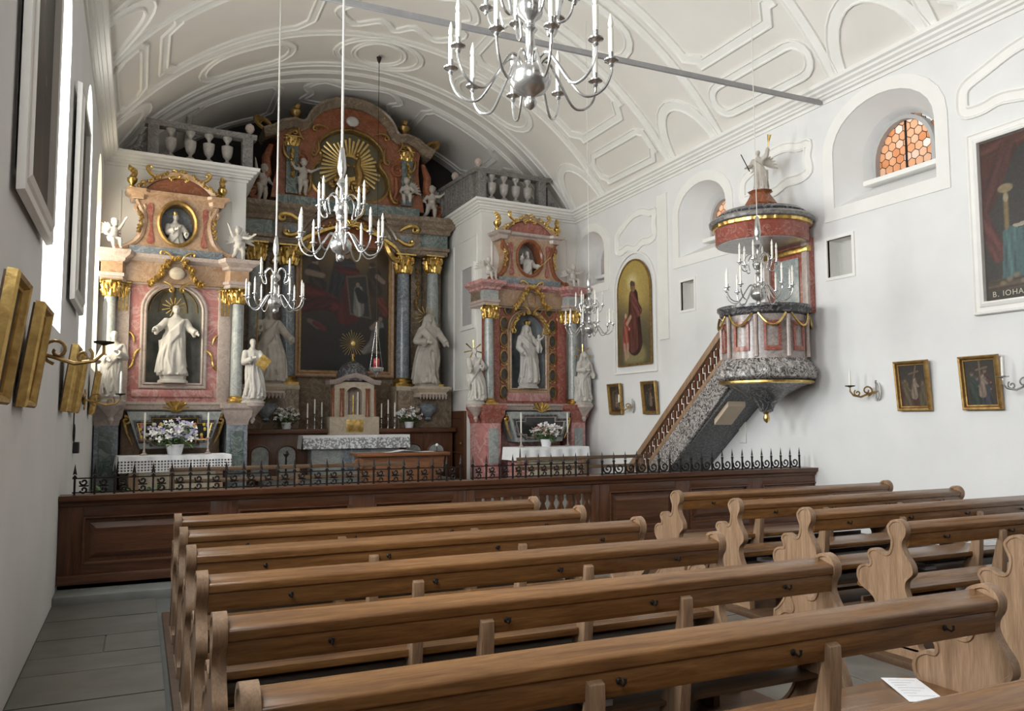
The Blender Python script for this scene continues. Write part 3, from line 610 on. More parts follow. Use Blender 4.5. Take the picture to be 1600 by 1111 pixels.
def robed(seed=0, sway=.02, left=None, right=None, beard=False, veil=False, hat=False, child=False, stride=.0, tilt=0.0, wide=1.0, mantle=1):
    """draped standing figure of unit height facing -y; left/right give elbow and wrist"""
    rg = random.Random(seed); mb = MB(); ph = [rg.uniform(0, 6.28) for _ in range(6)]
    key = [(0, .165, .135), (.03, .17, .14), (.15, .15, .12), (.3, .14, .11), (.45, .132, .10), (.55, .122, .09), (.62, .108, .078), (.70, .125, .082), (.77, .13, .075), (.80, .105, .06), (.83, .05, .045), (.86, .036, .036)]
    NZ, NA = 44, 48; v = []; f = []
    def cx(z): return sway*math.sin(z*5.5+.4)
    for j in range(NZ+1):
        z = .86*j/NZ
        for q in range(len(key)-1):
            if key[q][0] <= z <= key[q+1][0]: t = (z-key[q][0])/(key[q+1][0]-key[q][0]); t = t*t*(3-2*t); rx = key[q][1]+(key[q+1][1]-key[q][1])*t; ry = key[q][2]+(key[q+1][2]-key[q][2])*t; break
        amp = .19*max(0, 1-z/.8)**.6+.04
        if z > .78: amp = .01
        for i in range(NA):
            a = 2*PI*i/NA; k = 1+amp*(.55*math.sin(7*a+ph[0]+3.5*z+1.2*math.sin(6*z+ph[1]))+.35*math.sin(12*a+ph[2]-5*z)+.3*math.sin(4*a+ph[3]+7*z))
            if stride and z < .55: k *= 1+stride*max(0, math.cos(a+PI/2+.5))*(1-z/.55)*math.sin(z*5.7+.4)
            v.append((cx(z)+rx*wide*k*math.cos(a), ry*k*math.sin(a)-.012*math.sin(z*6), z))
    for j in range(NZ):
        for i in range(NA): f.append((j*NA+i, j*NA+(i+1) % NA, (j+1)*NA+(i+1) % NA, (j+1)*NA+i))
    f.append(tuple(range(NA))[::-1]); f.append(tuple(NZ*NA+i for i in range(NA))); mb.add(v, f)
    for k in range(17):
        a = rg.uniform(0, 6.28) if k > 6 else -PI/2+(k-3)*.36+rg.uniform(-.1, .1); z1 = rg.uniform(.42, .66); z0 = rg.uniform(.01, .12); dr = rg.uniform(-.3, .3); rr = rg.uniform(.013, .024); P = []; Rr = []
        for q in range(8):
            t = q/7; z = z1+(z0-z1)*t; aa = a+dr*t+.12*math.sin(t*5+k)
            for i in range(len(key)-1):
                if key[i][0] <= z <= key[i+1][0]: t2 = (z-key[i][0])/(key[i+1][0]-key[i][0]); rx = key[i][1]+(key[i+1][1]-key[i][1])*t2; ry = key[i][2]+(key[i+1][2]-key[i][2])*t2
            P.append((cx(z)+(rx+.004+.012*t)*wide*math.cos(aa), (ry+.004+.012*t)*math.sin(aa), z)); Rr.append(rr*(.35+.65*min(1, t*2.2)))
        mb.tube(P, Rr, 7)
    hx, hy, hz = cx(.9)+tilt*.3, -.012, .928
    mb.ell((hx, hy, hz), (.045, .052, .064)); mb.ell((hx, hy-.05, hz-.005), (.009, .014, .016), 8, 6); mb.ell((hx, hy-.034, hz-.038), (.028, .022, .022), 8, 6); mb.ell((hx, hy-.043, hz+.02), (.03, .012, .007), 8, 6)
    mb.ell((hx, hy+.012, hz+.018), (.052, .052, .056)); mb.tube([(cx(.8), 0, .80), (hx, hy+.008, .90)], .034, 8)
    for s_ in (-1, 1): mb.ell((hx+s_*.046, hy+.006, hz-.004), (.008, .012, .018), 6, 5)
    if beard: mb.ell((hx, hy-.035, hz-.062), (.034, .026, .045), 8, 6); mb.ell((hx, hy-.028, hz-.10), (.022, .018, .03), 8, 6)
    if veil:
        mb.ell((hx, hy+.022, hz+.005), (.062, .056, .072))
        for s_ in (-1, 1): mb.tube([(hx+s_*.045, hy+.02, hz+.03), (hx+s_*.065, hy+.015, .87), (cx(.75)+s_*.10, .0, .76), (s_*.13, .02, .62)], [.03, .036, .045, .03], 8)
    if hat: mb.lathe([(.001, 0), (.062, .0), (.066, .02), (.055, .05), (.02, .06), (.001, .062)], 14, (hx, hy+.005, hz+.035))
    if mantle:
        for k in range(5):
            o_ = k*.028; mb.tube([(cx(.78)+.10*mantle-o_*.3, -.05, .79-o_*.4), (cx(.68)+.03*mantle, -.098-.004*k, .70-o_), (cx(.6)-.07*mantle, -.098, .60-o_*1.3), (cx(.5)-.135*mantle, -.04, .50-o_*1.5), (cx(.45)-.14*mantle, .05, .47-o_)], [.02, .026, .028, .028, .02], 7)
        for k in range(4): mb.tube([(-.145*mantle-.01*k*mantle, -.03+.02*k, .5), (-.16*mantle, -.04+.03*k, .36), (-.15*mantle-.012*k*mantle, -.03+.025*k, .2+.03*k)], [.026, .03, .012], 7)
    for sg, arm in ((1, left), (-1, right)):
        sh = (cx(.77)+sg*.115*wide, .0, .765); el, wr = arm or ((sg*.17, -.01, .6), (sg*.08, -.12, .56))
        mb.ell(sh, (.05, .05, .05)); mb.tube([sh, tuple((a+b)/2 for a, b in zip(sh, el)), el], [.05, .052, .05], 10); mb.ell(el, .05, 10, 8)
        mb.tube([el, tuple((a+b)/2 for a, b in zip(el, wr)), wr], [.05, .05, .046], 10)
        mb.tube([el, tuple((a*.4+b*.6) for a, b in zip(el, wr)), tuple(a*.2+b*.8+c for a, b, c in zip(el, wr, (0, .01, -.07)))], [.045, .05, .02], 8)
        d = Vector(wr)-Vector(el); hand(mb, Vector(wr)-d.normalized()*.005, d, 1.25)
    for s_ in (-1, 1): mb.ell((s_*.055+cx(0), -.13, .018), (.026, .05, .02), 8, 6)
    if child:
        mb.ell((.125, -.13, .70), (.045, .04, .06)); mb.ell((.135, -.14, .785), (.03, .032, .036)); mb.tube([(.12, -.14, .66), (.10, -.18, .58), (.11, -.16, .50)], [.03, .024, .015], 8); mb.tube([(.145, -.13, .66), (.17, -.16, .58), (.16, -.15, .51)], [.03, .024, .015], 8)
        mb.tube([(.15, -.14, .73), (.19, -.17, .76), (.22, -.17, .82)], [.018, .014, .01], 7); mb.tube([(.09, -.15, .73), (.06, -.18, .71), (.03, -.17, .73)], [.018, .014, .01], 7)
    return mb
def putto(arms, legs, lean=0, look=0):
    """chubby child angel, unit height, facing -y: arms (elbow, wrist) x2, legs (knee, ankle) x2"""
    mb = MB(); mb.ell((0, 0, .42), (.115, .09, .10)); mb.ell((lean*.5, -.02, .50), (.11, .10, .10)); mb.ell((lean, 0, .60), (.118, .085, .10)); mb.ell((lean*1.2, 0, .68), (.10, .06, .05))
    mb.tube([(lean*1.2, 0, .66), (lean*1.4+look*.3, -.01, .76)], .04, 8); h = (lean*1.5+look, -.015, .845)
    mb.ell(h, (.088, .092, .105)); mb.ell((h[0], h[1]-.088, h[2]-.012), (.014, .018, .017), 7, 5); mb.ell((h[0], h[1]-.05, h[2]-.05), (.055, .045, .045), 8, 6)
    for k in range(14):
        a = k*2.4; mb.ell((h[0]+.075*math.cos(a)*(.5+.5*(k % 3)/2), h[1]+.025+.05*math.sin(a), h[2]+.045+.045*((k*7) % 5)/5), .035, 7, 5)
    for s_ in (-1, 1): mb.ell((h[0]+s_*.088, h[1]+.01, h[2]-.01), (.012, .02, .028), 6, 5)
    for sg, (el, wr) in zip((1, -1), arms):
        sh = (lean*1.1+sg*.11, 0, .67); mb.tube([sh, el], [.05, .042], 9); mb.ell(el, .042, 8, 6); mb.tube([el, wr], [.042, .026], 9); d = Vector(wr)-Vector(el); hand(mb, wr, d, 1.6)
    for sg, (kn, an) in zip((1, -1), legs):
        hp = (sg*.06, 0, .40); mb.tube([hp, kn], [.078, .056], 10); mb.ell(kn, .056, 8, 6); mb.tube([kn, tuple((2*a+b)/3 for a, b in zip(kn, an)), an], [.054, .056, .032], 9)
        mb.ell((an[0], an[1]-.03, an[2]-.02), (.03, .06, .025), 8, 6)
    mb.tube([(-.13, .02, .44), (0, -.10, .40), (.12, -.02, .37), (.17, .05, .44)], [.03, .04, .04, .02], 8)   # cloth round the hips
    return mb
def wing_mesh(material):
    mb = MB()
    for k in range(7): a = .15+k*.26; l = .42-.03*k; mb.prism(spline([(0, 0), (l*.5, .045), (l, .0), (l*.5, -.035)], 3, True), -.008-.004*k, .008-.004*k, M=T(ry=-a+PI*.12))
    return mb.mesh('wing', material)
def leaf_curl(mb, x, z, ang, l, r, turn=1, y=0, n=9):
    """acanthus tendril: swelling stem that ends in a volute"""
    pts = []; a = ang; px_, pz = x, z; R_ = []
    for i in range(n+9):
        pts.append((px_, y-.25*r*math.sin(i*.35), pz)); R_.append(r*(.35+.65*math.sin(PI*min(1, (i+1)/(n*.9)*.6))) if i < n else r*max(.25, 1-.09*(i-n)))
        px_ += math.cos(a)*l/n*(1 if i < n else .75); pz += math.sin(a)*l/n*(1 if i < n else .75); a += turn*(.06+.010*i*i*.35 if i < n else .62)
    mb.tube(pts, R_, 6)
def acanthus(mb, x, z, w_, h_, seed=0, n=9, y=0):
    rg = random.Random(seed)
    for k in range(n):
        a = PI*(.08+.84*k/(n-1)); l = math.hypot(math.cos(a)*w_, math.sin(a)*h_)*rg.uniform(.55, .8)
        leaf_curl(mb, x, z, a+rg.uniform(-.2, .2), l, .085*(w_+h_)*.5*rg.uniform(.8, 1.2), 1 if a > PI/2 else -1, y-rg.uniform(0, .03))
    mb.ell((x, y-.03, z+h_*.15), (w_*.12, .05, h_*.16)); mb.ell((x, y-.03, z+h_*.45), (w_*.10, .04, h_*.16))
def garland(mb, pts, r, y=0, seed=0):
    rg = random.Random(seed)
    for p in spline(pts, 7):
        for k in range(2): mb.ell((p[0]+rg.uniform(-r, r)*.6, y-rg.uniform(0, r), p[1]+rg.uniform(-r, r)*.6), rg.uniform(.4, .75)*r, 6, 4)
def sunburst(mb, r0, r1, n, y=0, cx=0, cz=0, wd=.03, seed=1):
    rg = random.Random(seed)
    for k in range(n):
        a = 2*PI*k/n; l = r1*rg.uniform(.78, 1); c, s_ = math.cos(a), math.sin(a); t = (-s_, c)
        mb.add([(cx+c*r0+t[0]*wd*.4, y, cz+s_*r0+t[1]*wd*.4), (cx+c*r0-t[0]*wd*.4, y, cz+s_*r0-t[1]*wd*.4), (cx+c*l-t[0]*wd*.5, y, cz+s_*l-t[1]*wd*.5), (cx+c*l+t[0]*wd*.5, y, cz+s_*l+t[1]*wd*.5), (cx+c*r0, y-.02, cz+s_*r0), (cx+c*l, y-.012, cz+s_*l)],
               [(0, 4, 5, 3), (4, 1, 2, 5), (0, 3, 2, 1), (0, 1, 4), (3, 5, 2)])
def capital_mesh():
    mb = MB(); mb.lathe([(.8, 0), (.88, .05), (.8, .1), (.82, .3), (.9, .8), (1.15, 1.3), (1.2, 1.35)], 16)
    for row, (z0, h_, n) in enumerate(((.1, .55, 8), (.35, .75, 8))):
        for k in range(n):
            a = 2*PI*(k+.5*row)/n; mb.tube([(.84, 0, z0), (.98, 0, z0+h_*.6), (1.16, 0, z0+h_), (1.28, 0, z0+h_*.85), (1.2, 0, z0+h_*.7)], [.2, .22, .15, .1, .06], 6, M=T(rz=a), flat=1)
    for k in range(4):
        a = PI/4+k*PI/2; mb.tube([(1.0+.16*p+.25, 0, 1.12+.16*q) for p, q in spiral(1.3, 1.1, .2, 14, -2)], .1, 6, M=T(rz=a))
    for k in range(4): mb.ell((1.2*math.cos(k*PI/2), 1.2*math.sin(k*PI/2), 1.3), .14, 7, 5)
    mb.box(-1.22, 1.22, -1.22, 1.22, 1.4, 1.52); return mb
cap_mb = capital_mesh()
def column(par, x, y, z0, z1, r, shaft, caph=.27):
    h = z1-z0-caph; c = MB().lathe([(r, r*1.2)]+[(r*(1-.16*(k/8)**1.6), r*1.2+(h-r*1.2)*k/8) for k in range(1, 9)], 20, (x, y, z0)).build('column', shaft, par)
    b = MB(); b.box(x-r*1.4, x+r*1.4, y-r*1.4, y+r*1.4, z0, z0+r*.4); b.lathe([(r*1.4, r*.4), (r*1.45, r*.6), (r*1.3, r*.8), (r*1.12, r*.95), (r*1.2, r*1.1), (r*1.05, r*1.25)], 18, (x, y, z0)); b.build('column_base', m_gold, c)
    k = caph/1.52; MB().mb(cap_mb, T(x, y, z1-caph, s=(r*1.2, r*1.2, k))).build('capital', m_gold, c)
# ------------------------------------------------------------------ oil paintings as coloured meshes
class Canvas:
    def __init__(s, w_, h_, res=170):
        s.w, s.h = w_, h_; s.nx = max(8, int(res*w_/max(w_, h_))); s.ny = max(8, int(res*h_/max(w_, h_)))
        s.U, s.V = np.meshgrid(np.linspace(0, 1, s.nx+1), np.linspace(0, 1, s.ny+1)); s.A = w_/h_
        s.c = np.zeros((s.ny+1, s.nx+1, 3)); s.rg = np.random.RandomState(3)
    def fill(s, top, bot): s.c[:] = np.array(bot)[None, None]+(np.array(top)-np.array(bot))[None, None]*s.V[..., None]; return s
    def _mix(s, a, col): a = np.clip(a, 0, 1)[..., None]; s.c = s.c*(1-a)+np.array(col)*a
    def ell(s, x, y, rx, ry, col, soft=.15, op=1, rot=0):
        dx, dy = (s.U-x)*s.A, s.V-y; c, q = math.cos(rot), math.sin(rot); d = np.sqrt(((dx*c+dy*q)/(rx*s.A))**2+((-dx*q+dy*c)/ry)**2); s._mix(op*(1-(d-1+soft)/soft), col); return s
    def cap(s, x0, y0, x1, y1, r0, r1, col, soft=.012, op=1, fold=0):
        ax, ay, bx, by = x0*s.A, y0, x1*s.A, y1; px_, py_ = s.U*s.A-ax, s.V-ay; L2 = (bx-ax)**2+(by-ay)**2+1e-9; t = np.clip((px_*(bx-ax)+py_*(by-ay))/L2, 0, 1)
        d = np.hypot(px_-t*(bx-ax), py_-t*(by-ay)); r = r0+(r1-r0)*t; k = np.array(col)
        if fold:
            q_ = (px_*(by-ay)-py_*(bx-ax))/math.sqrt(L2)/max(r0, r1); sh = 1+fold*.55*(np.sin(q_*5+t*5+x0*20)+.5*np.sin(q_*9-t*3))-.35*np.abs(q_); a = np.clip(op*(1-(d-r)/soft), 0, 1)[..., None]; s.c = s.c*(1-a)+np.clip(k[None, None]*sh[..., None], 0, 1)*a
        else: s._mix(op*(1-(d-r)/soft), col)
        return s
    def poly(s, pts, col, op=1):
        ins = np.zeros_like(s.U, bool); n = len(pts)
        for i in range(n):
            (x0, y0), (x1, y1) = pts[i], pts[(i+1) % n]; m = ((y0 > s.V) != (y1 > s.V)); ins ^= m & (s.U < (x1-x0)*(s.V-y0)/(y1-y0+1e-12)+x0)
        s._mix(ins*op, col); return s
    def man(s, x, y, h, robe, skin=(.42, .26, .17), lean=0, cloak=None, wd=.16):
        s.cap(x, y+h*.08, x+lean*h, y+h*.74, h*wd*1.1, h*wd*.62, robe, fold=.45)
        if cloak: s.cap(x-h*.06, y+h*.05, x+lean*h-h*.03, y+h*.72, h*wd*.7, h*wd*.45, cloak, fold=.4)
        s.cap(x+lean*h, y+h*.70, x+lean*h+h*.16/s.A*1., y+h*.52, h*.06, h*.045, robe, fold=.3); s.ell(x+lean*h+h*.17/s.A, y+h*.52, .03*h/s.A, .03*h, skin)
        s.ell(x+lean*h*1.15, y+h*.88, h*.062/s.A, h*.082, skin, .3); s.ell(x+lean*h*1.15, y+h*.925, h*.066/s.A, h*.05, tuple(.35*k for k in skin), .5)
        return s
    def obj(s, par, name='canvas', outline=None, y=-.012):
        v = [((u-.5)*s.w, y, (q-.5)*s.h) for u, q in zip(s.U.ravel(), s.V.ravel())]; k = s.nx+1
        f = []
        for j in range(s.ny):
            for i in range(s.nx):
                if outline is None or outline((i+.5)/s.nx, (j+.5)/s.ny): f.append((j*k+i, j*k+i+1, (j+1)*k+i+1, (j+1)*k+i))
        me = bpy.data.meshes.new(name); me.from_pydata(v, [], f); at_ = me.color_attributes.new('paint', 'FLOAT_COLOR', 'POINT')
        c = np.clip(s.c+s.rg.normal(0, .006, s.c.shape), 0, 1).reshape(-1, 3); at_.data.foreach_set('color', np.concatenate([c, np.ones((len(c), 1))], 1).astype(np.float32).ravel())
        me.materials.append(m_paint); return link(name, me, par)
WALL_R, WALL_L = -PI/2, PI/2
FRAME_P = [(0, 0), (0, .035), (.012, .045), (.03, .04), (.042, .02), (.055, .018), (.06, .0)]
def picture(name, label, loc, rz, w_, h_, paint, material, prof=FRAME_P, tiltx=0, cat='painting', scale=1, group=None):
    t = thing(name, label, cat, loc, rz, group); t.rotation_euler = (tiltx, 0, rz); ou = rect(-w_/2, w_/2, -h_/2, h_/2)
    MB().box(-w_/2+.01, w_/2-.01, -.006, .012, -h_/2+.01, h_/2-.01).build('backing', m_pewd, t)
    mb = MB(); mb.sweep(ou, [(a*scale, b*scale) for a, b in prof], XZ, closed=True); mb.build('frame', material, t, angle=25)
    c = Canvas(w_-.04*scale, h_-.04*scale, 110 if max(w_, h_) < .9 else 190); paint(c); c.c *= .5; c.obj(t); return t
# ================================================================== CHANDELIERS
def arm_mesh(r, zs, zl, zc, name='arm'):
    pts = spline([(.03, zs), (.055, zs+.07), (.10, zs+.085), (.15, zs+.02), (r*.62, zl+.01), (r*.78, zl), (r*.92, zl+.035), (r, zl+.10), (r, zc)], 4)
    return MB().tube([(a, 0, b) for a, b in pts], .0066, 7).mesh(name, m_silver)
cup_me = MB().lathe([(.008, -.03), (.014, -.02), (.01, -.012), (.02, -.004), (.034, 0), (.034, .006), (.013, .008), (.013, .04), (.011, .042)], 12).mesh('candle_cup', m_silver)
can_me = MB().lathe([(.012, .006), (.0125, .15), (.006, .153), (.012, .165), (.0125, .178), (.008, .20), (.002, .222)], 10).mesh('candle', m_candle)
arm_lo = arm_mesh(.365, .1, .0, .14); arm_hi = arm_mesh(.205, .45, .345, .43)
body_prof = [(.004, -.055), (.024, -.04), (.03, -.02), (.02, .0), (.03, .01), (.07, .03), (.092, .065), (.095, .10), (.075, .135), (.035, .155), (.022, .17), (.03, .19), (.022, .21), (.02, .30), (.035, .32), (.02, .34), (.025, .36), (.055, .385), (.065, .42), (.055, .45), (.03, .475), (.018, .49), (.016, .60), (.03, .62), (.045, .64), (.03, .67), (.016, .70), (.03, .73), (.04, .78), (.034, .86), (.022, .95), (.012, .97)]
def chandelier(label, x, y, z, nl=10, rot=0):
    t = thing('chandelier', label, 'chandelier', (x, y, z), rot, 'silvered candle chandeliers of the nave')
    MB().lathe(body_prof, 20).build('body', m_silver, t, angle=60)
    zt = VZ_+VR_*math.cos(math.asin((x-VX_)/VR_))-z
    MB().tube([(0, 0, .96), (0, 0, zt)], .011 if x < 4 else .005, 6).build('suspension_rod', m_cable, t)
    for am, r, n, zc, o_ in ((arm_lo, .365, nl, .155, 0), (arm_hi, .205, 6, .445, .3)):
        for k in range(n):
            ar_ = link('arm', am, t, (0, 0, 0), (0, 0, 2*PI*k/n+o_)); link('candle_cup', cup_me, ar_, (r, 0, zc)); link('candle', can_me, ar_, (r, 0, zc))
    return t
chandelier('large silver candle chandelier nearest the camera, cut by the top edge', 1.57, 3.2, 3.05, rot=.1)
chandelier('silver candle chandelier hanging before the high altar painting', 1.57, 7.0, 3.04, rot=.2)
chandelier('silver candle chandelier hanging beside the left side altar', 1.57, 10.8, 3.04, rot=.05)
chandelier('silver candle chandelier hanging before the pulpit', 6.27, 7.0, 2.9, rot=.3)
chandelier('silver candle chandelier hanging before the right side altar', 6.29, 10.8, 2.9, rot=.15)
# sanctuary lamp on its long wire
t = thing('sanctuary_lamp', 'hanging sanctuary lamp with red glass on a long thin wire', 'lamp', (3.93, 14.5, 2.45))
MB().lathe([(.004, -.08), (.03, -.05), (.05, -.01), (.12, .03), (.14, .08), (.13, .10), (.09, .11)], 16).build('lamp_bowl', m_silver, t)
MB().lathe([(.05, .10), (.06, .16), (.055, .26), (.05, .27)], 14).build('red_glass', m_glassred, t)
mb = MB()
for k in range(3): a = k*2.1+.3; mb.tube([(.13*math.cos(a), .13*math.sin(a), .09), (0, 0, .95)], .0035, 5)
mb.build('lamp_chains', m_silver, t); MB().tube([(0, 0, .94), (0, 0, 6.02)], .006, 5).build('wire', m_iron, t); MB().lathe([(.05, 5.98), (.03, 5.9), (.008, 5.86)], 10).build('ceiling_rose', m_iron, t)
# ================================================================== PULPIT
PX, PY = 7.9, 8.74
def clampx(mb, lim): mb.v = [(min(p[0], lim), p[1], p[2]) for p in mb.v]; return mb
LIM = XR-PX-.004
t = thing('pulpit', 'baroque marble pulpit with canopy and lattice stair on the right wall', 'pulpit', (PX, PY, 0))
def ring(name, prof, material, n=40, lobes=0, amp=.0, par=t):
    mb = MB(); mb.lathe(prof, n)
    if lobes: mb.v = [(x*(1+amp*math.sin(lobes*math.atan2(y, x)+9*z)), y*(1+amp*math.sin(lobes*math.atan2(y, x)+9*z)), z) for x, y, z in mb.v]
    return clampx(mb, LIM).build(name, material, par)
ring('pendant_finial', [(.004, 1.53), (.035, 1.56), (.045, 1.60), (.03, 1.65), (.05, 1.67)], m_gold)
ring('pendant_cone', [(.05, 1.67), (.09, 1.69), (.10, 1.73), (.13, 1.79), (.2, 1.86), (.33, 1.95), (.47, 2.02), (.60, 2.07)], m_black)
ring('gilt_fillet', [(.60, 2.06), (.64, 2.075), (.64, 2.1), (.6, 2.11)], m_gold)
m_mosaic = marble('black_white_breccia', (.022, .02, .022), (.10, .09, .09), (.60, .56, .53), 11, vw=.06, vs=.85)
ring('acanthus_bulge', [(.60, 2.11), (.655, 2.15), (.665, 2.22), (.65, 2.29), (.585, 2.36), (.56, 2.40)], m_mosaic, 120, 22, .03)
ring('parapet', [(.56, 2.40), (.555, 2.5), (.545, 2.8), (.56, 3.0)], marble('parapet_grey_marble', (.20, .165, .155), (.36, .31, .29), (.55, .5, .47), 6))
ring('parapet_rim', [(.56, 2.99), (.60, 3.02), (.605, 3.06), (.635, 3.09), (.635, 3.13), (.5, 3.13)], m_black)
for k in range(8):   # red panels with pale centres round the parapet, gold swags under the rim
    a = PI*.56+k*PI*.235-.55
    if math.cos(a)*.56 > .5: continue
    def pan_fn(da, z, o): return ((.565+o)*math.cos(a+da), (.565+o)*math.sin(a+da), z)
    mb = MB(); mb.sweep(dens([(-.20, 2.5), (.20, 2.5), (.20, 2.9), (-.20, 2.9)], True, .07), [(0, -.01), (0, .012), (.06, .012), (.06, -.01)], pan_fn, closed=True); clampx(mb, LIM).build('red_panel', m_red, t)
    mb = MB(); mb.tube([((.60+.03*math.sin(PI*q/8))*math.cos(a-.3+.6*q/8), (.60+.03*math.sin(PI*q/8))*math.sin(a-.3+.6*q/8), 3.0-.17*math.sin(PI*q/8)) for q in range(9)], .016, 6); clampx(mb, LIM).build('gilt_swag', m_gold, t)
    mb = MB(); mb.tube([(.585*math.cos(a+.37), .585*math.sin(a+.37), z) for z in (2.42, 2.7, 2.98)], [.03, .022, .03], 8); clampx(mb, LIM).build('pilaster_strip', m_pale, t)
# back panel on the wall
bx = XR-PX
mb = MB(); mb.box(bx-.09, bx-.005, -.42, .44, 3.05, 4.1); mb.build('back_panel', m_red, t, bevel=.01)
MB().box(bx-.11, bx-.08, -.22, .26, 3.15, 3.85).build('back_panel_field', m_grey, t, bevel=.01)
for y_ in (-.36, .38): MB().box(bx-.14, bx-.08, y_-.05, y_+.05, 3.05, 4.08).build('back_pilaster', m_pale, t, bevel=.008)
MB().box(bx-.16, bx-.08, -.44, .46, 3.9, 3.98).build('back_cornice', m_gold, t, bevel=.01)
# canopy
ring('canopy_soffit', [(.001, 4.02), (.60, 4.02), (.60, 4.06)], m_vase)
ring('canopy_frieze', [(.62, 4.03), (.635, 4.05), (.635, 4.22), (.65, 4.24)], m_red)
ring('canopy_gilt_band', [(.65, 4.24), (.675, 4.25), (.68, 4.29), (.67, 4.30)], m_gold, 96, 40, .012)
ring('canopy_cornice', [(.66, 4.29), (.71, 4.31), (.72, 4.35), (.69, 4.38), (.60, 4.40)], m_balus)
ring('canopy_dome', [(.60, 4.395), (.62, 4.43), (.56, 4.48), (.40, 4.52), (.28, 4.55), (.2, 4.56)], m_black)
ring('canopy_crown', [(.2, 4.55), (.22, 4.60), (.16, 4.70), (.13, 4.76), (.17, 4.79), (.001, 4.80)], m_rust, 24, 8, .06)
# stair with marble string and lattice balustrade
sx0 = 7.70-PX
def yz(pts): return [(p[0]-PY, p[1]) for p in pts]
MB().prism(yz([(9.15, 2.40), (9.15, 2.06), (11.55, .14), (12.05, .14), (12.05, .18)]), sx0+.03, LIM, YZ).build('stair_flight', mat('dark_granite_soffit', (.06, .06, .065), (.16, .16, .165), 30, .5, lo=.4, hi=.6), t, smooth=False)
MB().prism(yz([(9.25, 2.52), (9.25, 2.05), (11.5, .14), (12.06, .14), (12.06, .30)]), sx0-.03, sx0+.03, YZ).build('stair_string', m_mosaic, t, smooth=False)
rail_l = yz([(9.30, 2.98), (9.30, 2.86), (12.0, .60), (12.06, .68)])
MB().prism(rail_l, sx0-.035, sx0+.035, YZ).build('handrail', m_end, t, bevel=.006)
MB().prism(yz([(9.28, 2.56), (9.28, 2.48), (12.0, .24), (12.06, .28)]), sx0-.035, sx0+.035, YZ).build('bottom_rail', m_end, t, bevel=.006)
n = 20
for k in range(n):
    y_ = 9.36+k*.135; z0 = 2.46-(y_-9.28)*.824; z1 = 2.88-(y_-9.30)*.837
    mb = MB(); mb.box(sx0-.014, sx0+.014, y_-PY-.014, y_-PY+.014, z0, z1); h_ = z1-z0
    mb2 = MB()
    for q in range(4):
        c_ = z0+h_*(q+.5)/4; off = .034 if (q+k) % 2 else -.034; mb.box(sx0-.012, sx0+.012, min(0, off)*2+y_-PY, max(0, off)*2+y_-PY, c_-h_*.115, c_+h_*.115)
    mb.build('lattice_baluster', m_screenv, t)
MB().prism([(0, 0), (.32, -.27), (.32, -.42), (0, -.15)], sx0+.1, sx0+.42, lambda a, b, d: (d, a+9.42-PY, b+1.92)).build('scalloped_bracket', mat('tan_board', (.52, .42, .31), (.58, .48, .36), 5, .7), t)
# angel figure on top of the canopy
fg = robed(11, .03, left=((.19, -.03, .82), (.24, -.08, .98)), right=((-.2, -.02, .64), (-.26, -.10, .60)), mantle=-1)
t2 = thing('angel_statue', 'pale angel statue with trumpet on top of the pulpit canopy', 'statue', (PX, PY, 4.795), -PI/2+.5)
link('figure', remeshed(fg, .011, 'figure', m_grimy, T(s=.60)), t2); wg = wing_mesh(m_grimy)
[setattr(link('wing', wg, t2, (s_*.03, .06, .40), (0, 0, .7 if s_ > 0 else PI-.7)), 'scale', (.55, .55, .55)) for s_ in (-1, 1)]
MB().tube([(.15, -.05, .58), (.16, -.07, .66), (.19, -.1, .76)], [.006, .01, .03], 8).build('trumpet', m_gold, t2)
MB().tube([(-.12, -.06, .30), (-.22, -.12, .55)], .007, 6).build('staff', m_iron, t2)
tag(MB().box(XR-.03, XR-.003, 9.80, 9.95, 1.22, 1.92).build('number_board', m_white, bevel=.006), 'plain white narrow board on the wall below the pulpit', 'board')
# ================================================================== PICTURES ON THE WALLS
def p_john(c):
    c.fill((.05, .045, .04), (.07, .06, .05)); c.cap(.55, 1.0, .55, .35, .10, .10, (.10, .09, .075), fold=.2)
    c.poly([(0, 1), (.42, 1), (.25, .9), (.12, .78), (.05, .62), (0, .55)], (.12, .035, .025)); c.cap(.05, .95, .3, .98, .05, .03, (.17, .06, .045), fold=.3); c.cap(.02, .6, .2, .93, .05, .05, (.14, .045, .035), fold=.3)
    c.cap(.0, .52, .10, .28, .03, .05, (.20, .06, .05), fold=.4)
    c.cap(.17, .42, .17, .66, .008, .008, (.35, .24, .10)); c.ell(.17, .68, .06, .03, (.42, .32, .18)); c.ell(.17, .62, .02, .03, (.55, .45, .30))
    c.poly([(.14, .42), (.6, .42), (.6, .1), (.12, .12)], (.10, .20, .20)); c.cap(.2, .4, .18, .15, .03, .04, (.13, .25, .25), fold=.4); c.cap(.32, .4, .33, .13, .03, .04, (.12, .23, .23), fold=.4)
    c.poly([(.2, .44), (.45, .47), (.48, .45), (.24, .42)], (.62, .56, .44)); c.man(.68, .05, .72, (.025, .025, .025), (.55, .38, .27), 0, None, .2); c.ell(.66, .50, .05, .04, (.62, .58, .5)); c.cap(.62, .62, .66, .45, .03, .03, (.62, .58, .52), fold=.3)
    c.ell(.62, .665, .05, .06, (.58, .44, .33)); c.ell(.60, .72, .08, .03, (.12, .03, .03)); c.cap(.05, .08, .9, .1, .03, .03, (.16, .11, .07), fold=.5)
    for k in range(9): c.ell(.12+.05*k, .09+.02*(k % 3), .03, .02, (.36-.02*k, .26, .17), .4, .7)
